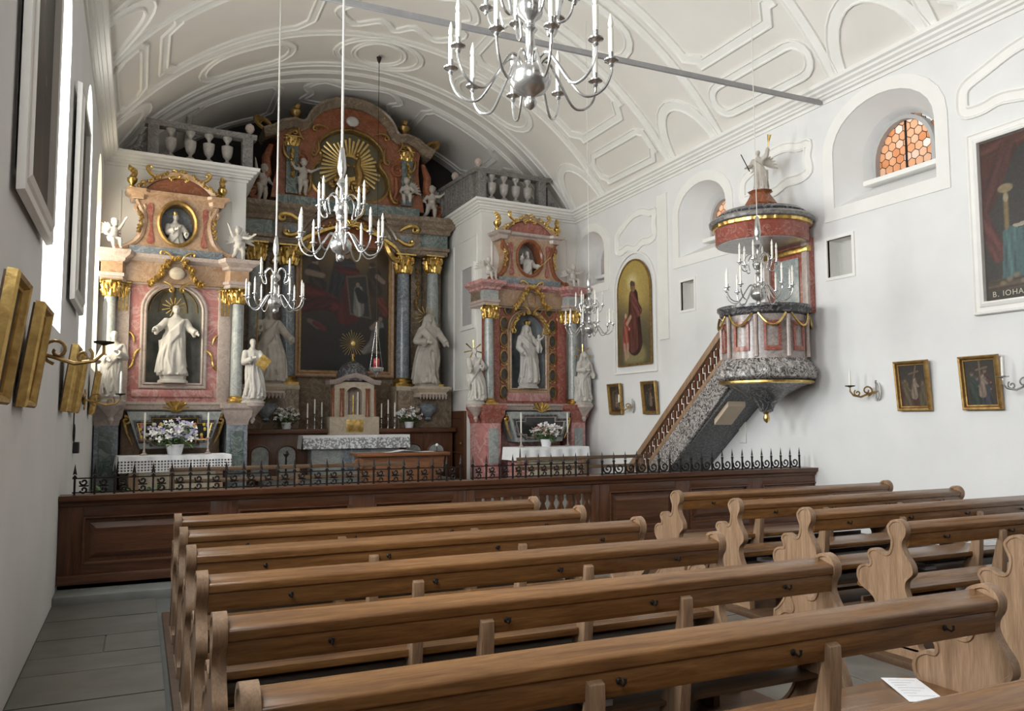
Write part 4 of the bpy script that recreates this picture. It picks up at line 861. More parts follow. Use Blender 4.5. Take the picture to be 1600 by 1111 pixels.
def p_dark(seed):
    def f(c):
        rg = random.Random(seed); c.fill((.045, .035, .03), (.09, .06, .04)); c.ell(.5, .45, .5, .4, (.10, .075, .05), .8, .6)
        for k in range(5): c.man(rg.uniform(.2, .8), rg.uniform(.03, .2), rg.uniform(.45, .7), rg.choice([(.14, .05, .04), (.10, .10, .12), (.20, .15, .09), (.06, .09, .07)]), (.30, .2, .14), rg.uniform(-.12, .12))
        c.cap(rg.uniform(.3, .5), .3, rg.uniform(.5, .7), .92, .012, .012, (.25, .17, .1)); c.cap(.4, .75, .7, .8, .012, .012, (.25, .17, .1)); c.man(.52, .25, .45, (.42, .32, .24), (.46, .33, .24), .1)
    return f
WF = [(0, -.0), (0, .05), (-.02, .06), (-.05, .045), (-.06, .03), (-.10, .03), (-.11, .045), (-.13, .04), (-.14, 0)]
picture('large_painting', 'large dark painting of a reading saint in white frame, right wall', (XR-.03, 5.05, 3.75), WALL_R, 1.56, 1.78, p_john, m_white, WF)
big = [o for o in bpy.data.objects if o.name.startswith('large_painting')][0]
m_let = mat('cream_lettering', (.52, .47, .38), (.56, .5, .4), 4, .6); lx = -.70
for ch in 'B. IOHANN':
    if ch == ' ': lx += .03; continue
    tx = bpy.data.curves.new('letter', 'FONT'); tx.body = ch; tx.size = .085; tx.extrude = .001; to = bpy.data.objects.new('letter', tx); COL.objects.link(to)
    dg = bpy.context.evaluated_depsgraph_get(); tm = bpy.data.meshes.new_from_object(to.evaluated_get(dg)); bpy.data.objects.remove(to, do_unlink=True); tm.materials.clear(); tm.materials.append(m_let)
    link('letter', tm, big, (lx, -.016, -.85), (PI/2, 0, 0)); lx += max(v.co.x for v in tm.vertices)+.012
def p_left(c): c.fill((.05, .045, .04), (.10, .08, .06)); c.man(.5, .05, .8, (.16, .12, .09), (.42, .3, .2), .03, (.10, .07, .06)); c.cap(.2, .1, .25, .9, .03, .03, (.18, .14, .1), fold=.5)
picture('large_painting', 'large dark painting in white stucco frame, nearest on the left wall', (XL+.03, 5.52, 3.82), WALL_L, 1.22, 1.78, p_left, m_white, WF)
picture('large_painting', 'large dark painting in white stucco frame between the left windows', (XL+.03, 9.02, 3.74), WALL_L, 1.05, 1.78, p_left, m_white, WF)
# arched painting of a man leading a child
jw, jh = 1.10, 1.98
t = thing('arched_painting', 'round-topped golden painting of a man leading a child by the hand', 'painting', (XR-.03, 12.80, 3.60), WALL_R)
out = [(a, b) for a, b in arched(-jw/2, jw/2, -jh/2, jh/2-jw*.52, jh/2, 18)]
MB().prism(out, 0, .025).build('backing', m_pewd, t)
mb = MB(); mb.sweep(out, [(-.02, 0), (-.02, .02), (.015, .02), (.015, 0)], XZ, closed=True); mb.build('gilt_edge', m_oldgold, t)
c = Canvas(jw, jh, 230); c.fill((.52, .38, .10), (.10, .07, .05)); c.ell(.5, .66, .55, .36, (.62, .47, .16), .9, .9); c.ell(.45, .80, .2, .1, (.85, .74, .42), .9, .9); c.cap(.0, .45, .9, .3, .10, .1, (.16, .13, .08), .15, .7)
c.cap(.1, .12, .95, .14, .12, .12, (.13, .11, .06), .1); c.cap(.3, .08, .7, .09, .04, .05, (.30, .26, .12), .06)
c.man(.52, .16, .66, (.06, .025, .02), (.30, .17, .10), -.03, (.16, .055, .045), .17); c.cap(.46, .66, .62, .50, .035, .05, (.20, .07, .06), fold=.4); c.ell(.45, .75, .05, .04, (.24, .13, .08)); c.ell(.45, .78, .055, .03, (.10, .07, .05))
c.man(.24, .16, .36, (.42, .12, .09), (.60, .40, .28), .02, None, .15); c.cap(.29, .40, .40, .46, .014, .014, (.52, .34, .24)); c.ell(.25, .48, .035, .026, (.60, .42, .3)); c.cap(.2, .2, .24, .06, .012, .01, (.5, .33, .25)); c.cap(.3, .2, .3, .08, .012, .01, (.5, .33, .25))
c.c *= .8; c.obj(t, outline=lambda u, v: v*jh < jh-jw*.52 or ((u-.5)/.5)**2+((v*jh-(jh-jw*.52))/(jw*.52))**2 < 1)
mb = MB(); mb.sweep(arched(-jw/2-.16, jw/2+.16, -jh/2-.16, jh/2-jw*.5, jh/2+.16, 18), [(0, -.028), (0, .01), (.03, .01), (.03, -.028)], XZ, closed=True); mb.build('stucco_surround', m_white, t)
# stations of the cross
ST = [('right wall, farthest, beside the brass sconce', XR, 13.46, WALL_R), ('right wall next to the pulpit stair', XR, 12.29, WALL_R), ('right wall, nearer to the round wall sconce', XR, 6.79, WALL_R), ('right wall under the large painting', XR, 5.93, WALL_R),
      ('left wall, nearest to the camera', XL, 4.35, WALL_L), ('left wall, second from the camera', XL, 5.45, WALL_L), ('left wall, third from the camera', XL, 8.25, WALL_L), ('left wall, fourth from the camera', XL, 9.35, WALL_L), ('left wall, next to the left side altar', XL, 12.55, WALL_L)]
for k, (where, x, y, rz) in enumerate(ST):
    lf = rz > 0
    picture('station_picture', 'small dark picture in gilt frame on the '+where, (x+(.055 if lf else -.042), y, 1.98), rz, .46, .60, p_dark(k+2), m_frame if lf else m_oldgold, [(p*1.0, q*1.25) for p, q in FRAME_P], .13 if lf else .09, group='stations of the cross')
# wall sconces
def sconce(label, x, y, z, rz, material, disc, s_=1.0):
    t = thing('wall_sconce', label, 'sconce', (x, y, z), rz, 'wall sconces')
    mb = MB(); mb.tube([(0, 0, 0), (0, -.10*s_, -.03), (0, -.2*s_, -.07), (0, -.29*s_, -.05), (0, -.33*s_, 0), (0, -.33*s_, .05*s_)], [.014, .013, .014, .013, .01, .01], 7)
    mb.add(*(lambda m: (m.v, m.f))(MB().tube([(0, -.12*s_+a, .01+b) for a, b in spiral(1.3, .07*s_, .012, 18, -1.4)], .010, 6))); mb.add(*(lambda m: (m.v, m.f))(MB().tube([(0, -.24*s_+a, -.02+b) for a, b in spiral(1.2, .045*s_, .01, 14, 2.2)], .009, 6))); mb.build('arm', material, t)
    MB().lathe([(.01, .05), (.02, .055), (.06, .065), (.062, .075), (.015, .078)], 14, (0, -.33*s_, 0)).build('drip_pan', m_iron if material is m_oldgold else material, t)
    MB().lathe([(.014, .075), (.013, .26*s_), (.004, .285*s_)], 10, (0, -.33*s_, 0)).build('candle', m_candle, t)
    if disc:
        MB().lathe([(.001, .004), (.11, .004), (.12, .010), (.125, .004)], 28, M=T(rx=PI/2)).build('wall_disc', m_white, t); mb = MB(); mb.tube([(.115*math.cos(k*PI/14), -.012, .115*math.sin(k*PI/14)) for k in range(28)], .006, 5, closed=True); mb.box(-.006, .006, -.02, -.006, -.1, .14); mb.box(-.1, .1, -.02, -.006, -.006, .006); mb.build('wall_cross', m_silver, t)
    else:
        mb = MB(); mb.ell((0, -.01, 0), (.05, .02, .07))
        for k in range(8): leaf_curl(mb, 0, 0, k*PI/4, .10*s_, .012, 1 if k % 2 else -1, -.02)
        mb.build('back_plate', material, t)
sconce('candle sconce with pale round disc on the right wall', XR-.002, 7.36, 1.93, WALL_R-.5, m_oldgold, True)
sconce('candle sconce cut by the right edge of the picture', XR-.002, 5.36, 1.95, WALL_R-.5, m_silver, True)
sconce('small brass sconce between the far pictures on the right wall', XR-.01, 12.92, 1.83, WALL_R-.5, m_brass, True, .8)
sconce('large gilt scrolled sconce with candle on the left wall, nearest', XL+.01, 5.78, 2.03, WALL_L, m_oldgold, False, 1.25)
sconce('gilt scrolled sconce with candle on the left wall before the altar', XL+.01, 11.2, 1.86, WALL_L, m_oldgold, False, 1.25)
tag(MB().box(XL+.002, XL+.06, 9.9, 10.05, 1.25, 1.37).build('loudspeaker_box', m_box, bevel=.005), 'small black box on the left wall below the pictures', 'box')
t = thing('iron_ring', 'iron ring on a thin hook on the left wall', 'ring', (XL+.02, 9.75, 1.47)); MB().tube([(0, .09*math.cos(k*PI/12), .09*math.sin(k*PI/12)) for k in range(24)], .008, 5, closed=True).build('hoop', m_iron, t); MB().tube([(0, -.09, .0), (0, -.09, .25), (0, -.03, .27)], .007, 5).build('hook', m_iron, t)
# ================================================================== ALTARS
random.seed(21)
def lace_mat():
    m, nt, b = nodes('lace_linen'); b.inputs['Base Color'].default_value = (.84, .85, .88, 1); b.inputs['Roughness'].default_value = .9
    tc = nt.nodes.new('ShaderNodeTexCoord'); sp = nt.nodes.new('ShaderNodeSeparateXYZ'); nt.links.new(tc.outputs['Object'], sp.inputs[0]); fs = []
    for ax, sc_ in (('X', 22.0), ('Z', 24.0)):
        a = nt.nodes.new('ShaderNodeMath'); a.operation = 'MULTIPLY'; a.inputs[1].default_value = sc_; nt.links.new(sp.outputs[ax], a.inputs[0])
        c = nt.nodes.new('ShaderNodeMath'); c.operation = 'FRACT'; nt.links.new(a.outputs[0], c.inputs[0])
        d = nt.nodes.new('ShaderNodeMath'); d.operation = 'GREATER_THAN'; d.inputs[1].default_value = .42; nt.links.new(c.outputs[0], d.inputs[0]); fs.append(d.outputs[0])
    m_ = nt.nodes.new('ShaderNodeMath'); m_.operation = 'MULTIPLY'; nt.links.new(fs[0], m_.inputs[0]); nt.links.new(fs[1], m_.inputs[1])
    tr = nt.nodes.new('ShaderNodeBsdfTransparent'); mx = nt.nodes.new('ShaderNodeMixShader'); nt.links.new(m_.outputs[0], mx.inputs[0]); nt.links.new(b.outputs[0], mx.inputs[1]); nt.links.new(tr.outputs[0], mx.inputs[2])
    nt.links.new(mx.outputs[0], nt.nodes['Material Output'].inputs[0]); return m
m_lace = lace_mat()
m_lace2 = mat('openwork_lace', (.84, .85, .88), (.30, .31, .33), 26, .9, bmp=.3, lo=.47, hi=.52, detail=2)
def cloth(label, org, rz, x0, x1, y0, y1, z, drop, edge, solid=.06):
    t = thing('altar_cloth', label, 'cloth', org, rz)
    mb = MB(); mb.box(x0, x1, y0, y1, z, z+.008)
    mb.surf(lambda u, v: (x0+(x1-x0)*u, y0-.008-.012*v-.010*v*math.sin(u*40), z+.008-solid*v), 60, 2)
    for sx_, xx in ((-1, x0), (1, x1)): mb.surf(lambda u, v: (xx+sx_*(.006+.02*v+.008*v*math.sin(u*14)), y0+(y1-y0)*u, z+.008-drop*v), 20, 5)
    mb.build('cloth_top', m_linen, t, angle=60)
    MB().surf(lambda u, v: (x0+(x1-x0)*u, y0-.020-.012*v-.014*v*math.sin(u*40)-.010*math.sin(u*40), z+.008-solid-(drop-solid)*v), 80, 6).build('lace_edge', edge, t, angle=60)
    return t
stick_prof = [(.055, 0), (.06, .012), (.035, .03), (.018, .05), (.024, .07), (.014, .09), (.012, .20), (.024, .22), (.012, .24), (.012, .30), (.03, .325), (.038, .33), (.012, .335)]
def candlestick(label, x, y, z, h, material=None, group=None, ch=.3):
    material = material or m_silver; t = thing('candlestick', label, 'candlestick', (x, y, z), 0, group); k = (h-ch)/.335
    MB().lathe([(r*min(1.15, k+.25), q*k) for r, q in stick_prof], 14).build('stick', material, t); MB().lathe([(.014, .33*k), (.014, .33*k+ch-.02), (.004, .33*k+ch)], 10).build('candle', m_candle, t); return t
def bouquet(label, x, y, z, r, h, cols, seed, pot=m_pot, n=60):
    rg = random.Random(seed); t = thing('flower_vase', label, 'flowers', (x, y, z)); ph = h*.28
    MB().lathe([(r*.28, 0), (r*.36, ph*.9), (r*.38, ph), (r*.32, ph), (r*.26, ph*.3)], 14).build('vase', pot, t)
    st = MB(); lf = MB(); fl = [MB() for _ in cols]
    for k in range(n):
        a = rg.uniform(0, 2*PI); q = rg.uniform(.1, 1)**.7; zz = ph+(h-ph)*rg.uniform(.25, 1)*(1-.35*q); p = (r*q*math.cos(a), r*q*.7*math.sin(a), zz)
        if k % 2 == 0: st.tube([(0, 0, ph*.8), (p[0]*.4, p[1]*.4, ph+(zz-ph)*.6), p], .004, 4)
        s_ = .03*rg.uniform(.7, 1.3)*(r/.25)**.5; m_ = fl[k % len(cols)]
        for j in range(5):
            b = j*2*PI/5; m_.add([(0, 0, 0), (s_*math.cos(b-.5), s_*math.sin(b-.5), s_*.3), (s_*1.5*math.cos(b), s_*1.5*math.sin(b), s_*.35), (s_*math.cos(b+.5), s_*math.sin(b+.5), s_*.3)], [(0, 1, 2, 3)], T(*p, rx=rg.uniform(.3, 1.6), rz=rg.uniform(-1, 1)))
        for j in range(2):
            b = rg.uniform(0, 6.28); l = rg.uniform(.06, .12)*(r/.25)**.5; lf.add([(0, 0, 0), (l*.5, l*.2, .01), (l, 0, -.01), (l*.5, -l*.2, .01)], [(0, 1, 2, 3)], T(p[0]*.8, p[1]*.8, zz-rg.uniform(.02, .12), rz=b, ry=rg.uniform(-.8, .6)))
    st.build('stems', m_leaf, t); lf.build('leaves', m_leaf, t, smooth=False)
    for m_, c in zip(fl, cols): m_.build('blossoms', c, t, smooth=False)
    return t
def bevelbox(name, par, m_, x0, x1, y0, y1, z0, z1, b=.012): return MB().box(x0, x1, y0, y1, z0, z1).build(name, m_, par, bevel=b)
def ent(path, z0, prof): return [(n, z0+z) for n, z in prof]
FIG = {}
def statue(label, par_org, rz, x, y, z, H, spec, material=None, pl=.06, group=None, halo=None, attr=None):
    c, s_ = math.cos(rz), math.sin(rz); t = thing('statue', label, 'statue', (par_org[0]+x*c-y*s_, par_org[1]+x*s_+y*c, z), rz, group)
    if pl: MB().lathe([(.2*H, 0), (.2*H, pl*.3), (.17*H, pl*.5), (.18*H, pl)], 8, sy=.75).build('plinth', material or m_statue, t)
    link('figure', remeshed(robed(**spec), .0085, 'figure', material or m_statue, T(z=pl, s=H)), t)
    if halo:
        mb = MB(); n, r = halo
        for k in range(n): a = k*2*PI/n+PI/2; mb.tube([(0, 0, 0), (r*math.cos(a), 0, r*math.sin(a))], [.006, .016], 5)
        mb.build('star_halo', m_gold, t).location = (spec.get('sway', .02)*math.sin(5.4)*H, .05*H, pl+.955*H)
    if attr: attr(t, H, pl)
    return t
def angel(label, par_org, rz, x, y, z, H, arms, legs, lean=0, look=0, face=0, material=None, wings=True, group='putti on the altars'):
    c, s_ = math.cos(rz), math.sin(rz); t = thing('putto', label, 'cherub', (par_org[0]+x*c-y*s_, par_org[1]+x*s_+y*c, z), rz+face, group); material = material or m_statue
    mb = putto(arms, legs, lean, look); lo = min(p[2] for p in mb.v); link('figure', remeshed(mb, .013, 'figure', material, T(z=-lo*H, s=H)), t)
    if wings:
        wg = wing_mesh(material)
        for sg in (-1, 1): o = link('wing', wg, t, (sg*.04*H, .08*H, (.62-lo)*H), (0, 0, .6 if sg > 0 else PI-.6)); o.scale = (H, H, H)
    return t
A_UP = ((.2, -.05, .78), (.26, -.10, .92)); A_OUT = ((.22, -.04, .64), (.33, -.12, .70)); A_DN = ((.2, -.05, .52), (.16, -.16, .46))
def mir(a): return tuple((-p[0],)+tuple(p[1:]) for p in a)
LEGS_ST = (((.07, -.06, .22), (.08, 0, .04)), ((-.06, -.02, .22), (-.05, .05, .05))); LEGS_RUN = (((.1, -.14, .26), (.09, -.05, .08)), ((-.1, .06, .24), (-.2, .17, .14))); LEGS_SIT = (((.09, -.22, .38), (.10, -.24, .18)), ((-.09, -.22, .36), (-.06, -.22, .15)))

def side_altar(kind, org, rz):
    Lk = kind == 'L'; nm = 'left' if Lk else 'right'
    body = m_rose if Lk else m_red; col = m_grey; trim = m_pale; dark = m_ochre
    t = thing('side_altar', 'tall rose and ochre marble side altar with arched niche at the left wall' if Lk else 'tall red marble side altar framed by small oval pictures at the right wall', 'altar', (*org, 0), rz)
    bevelbox('altar_step', t, m_stone, -1.05, 1.05, -1.5, 0, .115, .22)
    bevelbox('base_wall', t, m_ochre if Lk else m_rose, -.75, .75, -.34, 0, .2, 1.78)
    for s_ in (-1, 1):
        bevelbox('pedestal', t, m_blue if Lk else m_rose, s_*.97-.17, s_*.97+.17, -.68, 0, .2, 1.55, .015)
        bevelbox('pedestal_inlay', t, m_green if Lk else m_grey, s_*.97-.10, s_*.97+.10, -.70, -.66, .75, 1.42, .008)
        mb = MB(); mb.sweep([(s_*.97+.17, 0), (s_*.97+.17, -.68), (s_*.97-.17, -.68), (s_*.97-.17, 0)], [(-.02, 1.5), (.0, 1.52), (.015, 1.6), (.05, 1.66), (.06, 1.76), (.085, 1.80), (.085, 1.88), (-.3, 1.88), (-.3, 1.5)], XY); mb.build('pedestal_cornice', m_pale if Lk else m_red, t, angle=25)
        # scrolled bracket at the predella
        mb = MB(); mb.tube([(s_*.70+a*s_, -.72, 1.60+b) for a, b in spiral(1.2, .07, .015, 16, 1.2)], .022, 6); mb.tube([(s_*.72, -.72, 1.56), (s_*.68, -.72, 1.40), (s_*.60, -.72, 1.22)], [.03, .022, .012], 6); mb.build('gilt_scroll', m_gold, t)
        column(t, s_*.97, -.50, 1.88, 3.82, .098, col)
        MB().mb(cap_mb, T(s_*.78, -.36, 3.56, s=(.088, .07, .17))).build('pilaster_capital', m_gold, t)
        bevelbox('pilaster', t, trim if Lk else m_red, s_*.78-.10, s_*.78+.10, -.40, 0, 1.88, 3.82, .01)
        if Lk:
            for q in range(3): MB().box(s_*.78-.07+q*.055, s_*.78-.04+q*.055, -.415, -.39, 3.35, 3.78).build('pilaster_flute', m_gold, t)
    mb = MB(); mb.sweep([(.8, 0), (.8, -.46), (-.8, -.46), (-.8, 0)], [(0, 1.76), (.03, 1.78), (.04, 1.84), (.06, 1.86), (.06, 1.90), (-.4, 1.90), (-.4, 1.76)], XY); mb.build('ledge', m_pale, t, angle=25)
    # predella panel with stepped glazed shrine
    trap = [(-.50, 1.16), (.50, 1.16), (.70, 1.74), (-.70, 1.74)]
    MB().prism(trap, -.80, -.36).build('predella', m_grey, t, smooth=False)
    stp = [(-.34, 1.22), (.34, 1.22), (.34, 1.27), (.50, 1.27), (.58, 1.58), (.36, 1.58), (.36, 1.66), (-.36, 1.66), (-.36, 1.58), (-.58, 1.58), (-.50, 1.27), (-.34, 1.27)]
    mb = MB(); mb.sweep(stp, [(-.025, .79), (-.025, .825), (0, .83), (.02, .815), (.02, .79)], XZ, closed=True); mb.build('shrine_frame', m_black, t)
    mb = MB(); mb.sweep(stp, [(.02, .79), (.02, .822), (.035, .815), (.035, .79)], XZ, closed=True); mb.build('shrine_fillet', m_gold if Lk else m_pale, t)
    MB().prism(stp, -.806, -.79).build('shrine_glass', mat('shrine_dark_glass_'+nm, (.012, .014, .014), (.05, .05, .048), 4, .08), t, smooth=False)
    if Lk:
        rg = random.Random(5); fs = [MB().ell((0, 0, 0), (.024, .012, .03), 7, 5).mesh('shrine_ornament', mat('shrine_ornament', c, c, 3, .5)) for c in ((.7, .55, .08), (.55, .15, .10), (.62, .60, .52), (.30, .25, .45))]
        for k in range(44): link('shrine_ornament', fs[k % 4], t, (rg.uniform(-.5, .5), -.812, rg.uniform(1.29, 1.55)))
    mb = MB(); mb.prism([(-.16, 1.90), (.16, 1.90), (.10, 1.80), (.0, 1.72), (-.10, 1.80)], -.86, -.80)
    for k in range(7): a = PI*(.1+.8*k/6); mb.tube([(0, -.86, 1.73), (.2*math.cos(a), -.875, 1.76+.16*math.sin(a))], [.008, .02], 5)
    mb.build('gilt_shell', m_gold, t)
    # retable panel with niche
    nh = arched(-.43, .43, 2.2, 3.40, 3.80, 18) if Lk else arched(-.40, .40, 2.2, 3.35, 3.74, 18)
    MB().prism(rect(-.74, .74, 1.9, 3.84), -.34, -.01, holes=[nh]).build('retable', body, t, smooth=False)
    nw = nh[1][0]
    def nich(u, v):
        a = PI*u; z = 2.2+(3.40-2.2)*min(1, v*1.5) if v < .667 else 0
        if v < .667: return (nw*math.cos(a), -.34+.30*math.sin(a), z)
        p = (v-.667)/.333*PI/2; return (nw*math.cos(a)*math.cos(p), -.34+.30*math.sin(a)*math.cos(p), 3.40+.40*math.sin(p))
    MB().surf(nich, 20, 24).build('niche', mat('niche_green_'+nm, (.10, .11, .10), (.24, .23, .20), 5, .5) if Lk else mat('niche_blue_'+nm, (.13, .16, .19), (.34, .37, .38), 5, .5), t, angle=60)
    MB().prism([(nw*math.cos(PI*k/10), -.36+.31*math.sin(PI*k/10)) for k in range(11)], 2.19, 2.21, XY).build('niche_floor', trim, t)
    mb = MB(); mb.sweep(nh, [(-.085, .33), (-.085, .365), (-.06, .375), (-.03, .36), (-.01, .385), (.012, .37), (.012, .33)], XZ, closed=True); mb.build('niche_frame', m_pale if Lk else m_ochre, t, angle=25)
    if Lk:
        mb = MB()
        for k in range(5): a = PI*(.15+.7*k/4); mb.tube([(nw*.97*math.cos(a)*math.cos(p*PI/16), -.345+.29*math.sin(a)*math.cos(p*PI/16), 3.40+.39*math.sin(p*PI/16)) for p in range(8)], .012, 5)
        mb.build('dome_ribs', m_oldgold, t)
        for s_ in (-1, 1): mb = MB(); leaf_curl(mb, s_*.60, 2.55, PI/2, .22, .022, s_, -.36); leaf_curl(mb, s_*.60, 2.62, -PI/2, .2, .02, s_, -.36); leaf_curl(mb, s_*.60, 2.85, PI/2, .18, .018, -s_, -.36); mb.build('gilt_tendril', m_gold, t)
        bevelbox('inscription_band', t, m_rose, -.62, .62, -.38, -.33, 1.98, 2.10)
    else:
        ov = [(s_*.56, z) for s_ in (-1, 1) for z in (2.13, 2.48, 2.83, 3.18, 3.50)]+[(-.46, 3.80), (-.22, 3.86), (.24, 3.86), (.48, 3.80)]
        for x_, z_ in ov+[(.02, 4.0)]:
            k = 1.25 if x_ == .02 else 1; e = arc(x_, z_, .074*k, 0, 350, 20, .114*k); y_ = .42 if x_ == .02 else .34
            mb = MB(); mb.sweep(e, [(-.026, y_-.01), (-.026, y_+.025), (0, y_+.035), (.008, y_)], XZ, closed=True); f_ = mb.build('oval_frame', m_oldgold, t); MB().prism(e, -y_-.006, -y_+.03).build('oval_picture', mat('oval_dark', (.02, .02, .025), (.10, .085, .075), 14, .35), f_)
        for z_ in (2.305, 2.655, 3.005, 3.34):
            for s_ in (-1, 1): mb = MB(); leaf_curl(mb, s_*.56, z_, 0, .07, .011, 1, -.36); leaf_curl(mb, s_*.56, z_, PI, .07, .011, -1, -.36); mb.build('gilt_tendril', m_gold, t)
        mb = MB(); garland(mb, [(-.42, 3.35), (-.3, 3.62), (0, 3.72), (.3, 3.62), (.42, 3.35)], .045, -.42, 3); leaf_curl(mb, -.25, 3.6, PI*1.2, .3, .03, 1, -.42); leaf_curl(mb, .25, 3.6, -PI*.2, .3, .03, -1, -.42); mb.build('gilt_drapery', m_gold, t)
        bevelbox('foot_panel', t, m_rose, -.5, .5, -.37, -.33, 1.95, 2.12)
    # entablature
    path = [(1.17, 0), (1.17, -.66), (.78, -.66), (.70, -.44), (-.70, -.44), (-.78, -.66), (-1.17, -.66), (-1.17, 0)]
    def sw(name, prof, m_): mb = MB(); mb.sweep(path, prof+[(-.25, prof[-1][1]), (-.25, prof[0][1])], XY); mb.build(name, m_, t, angle=25)
    sw('architrave', [(-.06, 3.80), (-.04, 3.81), (-.04, 3.86), (-.02, 3.87), (-.02, 3.92)], m_pale); sw('frieze', [(-.05, 3.92), (-.05, 4.10)], m_ochre if Lk else m_grey)
    sw('cornice', [(-.05, 4.10), (-.01, 4.12), (.0, 4.16), (.05, 4.19), (.09, 4.22), (.10, 4.28)], m_pale if Lk else m_rose)
    bevelbox('entablature_core', t, m_ochre, -1.12, 1.12, -.45, 0, 3.83, 4.27)
    mb = MB(); garland(mb, [(-.40, 3.80), (-.26, 3.93), (-.17, 4.12), (0, 4.26), (.17, 4.12), (.26, 3.93), (.40, 3.80)], .058, -.50, 9)
    for s_ in (-1, 1): leaf_curl(mb, s_*.05, 4.2, PI/2-s_*.5, .24, .022, -s_, -.52); leaf_curl(mb, s_*.2, 3.85, PI/2+s_*1.9, .2, .022, s_, -.5)
    mb.build('gilt_ribbon', m_gold, t)
    if Lk: MB().ell((0, -.50, 4.0), (.13, .05, .11), 16, 8).build('cartouche_glass', m_cream, t)
    # attic
    half = [(0, 4.26), (.92, 4.26), (.90, 4.33), (.70, 4.42), (.56, 4.55), (.50, 4.75), (.49, 4.92), (.55, 5.06), (.60, 5.18), (.60, 5.24)]
    sil = spline(half[1:], 4); oc = arc(0, 4.84, .27, 0, 350, 24, .34)
    MB().prism(sil+[(-a, b) for a, b in reversed(sil)], -.42, -.02, holes=[oc]).build('attic', dark if Lk else m_ochre, t, smooth=False)
    bevelbox('attic_plinth', t, m_blue, -.72, .72, -.46, -.02, 4.26, 4.42)
    MB().prism(oc, -.16, -.14).build('attic_oval_field', m_blue if Lk else m_grey, t)
    mb = MB(); mb.sweep(oc, [(-.05, .41), (-.05, .445), (-.02, .46), (0, .445), (.012, .43), (.012, .15)], XZ, closed=True); mb.build('attic_oval_frame', m_oldgold if Lk else m_rust, t)
    for s_ in (-1, 1):
        mb = MB(); mb.tube([(s_*(a+.02), -.40, b) for a, b in sil[2:-3]], [.03+.028*math.sin(PI*k/(len(sil)-6)) for k in range(len(sil)-5)], 8); mb.tube([(s_*(.58+a), -.41, 5.05+b) for a, b in spiral(1.3, .09, .02, 20, 2.4)], .03, 7); mb.tube([(s_*(.86+a), -.41, 4.34+b) for a, b in spiral(1.1, .075, .02, 16, -1)], .03, 7); mb.build('volute', m_rust if not Lk else m_ochre, t)
        mb = MB(); garland(mb, [(s_*.58, 4.95), (s_*.56, 4.8), (s_*.6, 4.65)], .035, -.46, 4); mb.build('gilt_drop', m_gold, t)
        MB().prism(spline([(s_*.36, 4.5), (s_*.47, 4.5), (s_*.42, 4.75), (s_*.47, 5.1), (s_*.38, 5.1), (s_*.40, 4.8)], 3, True), -.435, -.40).build('attic_inlay', m_red, t)
        mb = MB(); mb.lathe([(.05, 0), (.06, .03), (.03, .06), (.075, .12), (.08, .17), (.05, .19)], 10, (s_*.70, -.35, 5.36)); garland(mb, [(s_*.70, 5.55), (s_*.68, 5.62), (s_*.72, 5.72)], .05, -.34, 2); mb.build('flame_vase', m_gold, t)
    px_ = [(.74, -.1), (.74, -.5), (.52, -.5), (.46, -.44), (-.46, -.44), (-.52, -.5), (-.74, -.5), (-.74, -.1)]
    mb = MB(); mb.sweep(px_, [(-.05, 5.18), (-.03, 5.20), (-.02, 5.26), (.04, 5.29), (.05, 5.34), (-.3, 5.34), (-.3, 5.18)], XY); mb.build('attic_cornice', m_ochre if Lk else m_pale, t, angle=25)
    ar = arc(0, 5.14, .62, 155, 25, 16, .52); MB().prism([(-.5, 5.32), (.5, 5.32)]+arc(0, 5.14, .56, 32, 148, 14, .46), -.42, -.05).build('pediment', m_rust if Lk else m_red, t, smooth=False)
    mb = MB(); mb.sweep(ar, [(-.05, .04), (-.05, .44), (-.02, .47), (.02, .50), (.02, .04)], XZ); mb.build('pediment_moulding', m_ochre, t, angle=25)
    mb = MB(); acanthus(mb, 0, 5.60, .20, .22, 3, y=-.42); garland(mb, [(-.62, 5.38), (-.42, 5.52), (-.2, 5.66)], .042, -.46, 5); garland(mb, [(.62, 5.38), (.42, 5.52), (.2, 5.66)], .042, -.46, 6); leaf_curl(mb, -.3, 5.56, PI*.9, .25, .03, -1, -.44); leaf_curl(mb, .3, 5.56, PI*.1, .25, .03, 1, -.44); mb.build('gilt_crest', m_gold, t)
    # mensa
    mt = thing('altar_table', 'marble altar table under the white cloth at the %s side altar' % nm, 'altar table', (*org, 0), rz)
    bevelbox('table_block', mt, m_rose if not Lk else m_ochre, -.68, .66, -1.28, -.705, .22, .98, .015); bevelbox('table_slab', mt, m_grey, -.76, .72, -1.36, -.705, .98, 1.06, .015); bevelbox('front_panel', mt, m_cream, -.55, .55, -1.30, -1.27, .35, .85)
    return t
LO, RO = (.46, 14.70), (7.07, 14.98)
side_altar('L', LO, LR); side_altar('R', RO, RR)
def loc(org, rz, x, y): return (org[0]+x*math.cos(rz)-y*math.sin(rz), org[1]+x*math.sin(rz)+y*math.cos(rz))
cloth('white cloth with square net lace on the left side altar', (*LO, 0), LR, -.83, .76, -1.38, -.72, 1.061, .24, m_lace)
cloth('plain white cloth on the right side altar', (*RO, 0), RR, -.78, .74, -1.38, -.72, 1.061, .24, m_linen, .05)
for s_, n_ in ((-1, 'left'), (1, 'right')):
    candlestick('candlestick at the %s end of the left side altar cloth' % n_, *loc(LO, LR, s_*.46, -1.05), 1.071, .66, m_pale, 'candlesticks on the side altars', .4)
    candlestick('candlestick at the %s end of the right side altar cloth' % n_, *loc(RO, RR, s_*.52-.05, -1.05), 1.071, .66, m_pale, 'candlesticks on the side altars', .4)
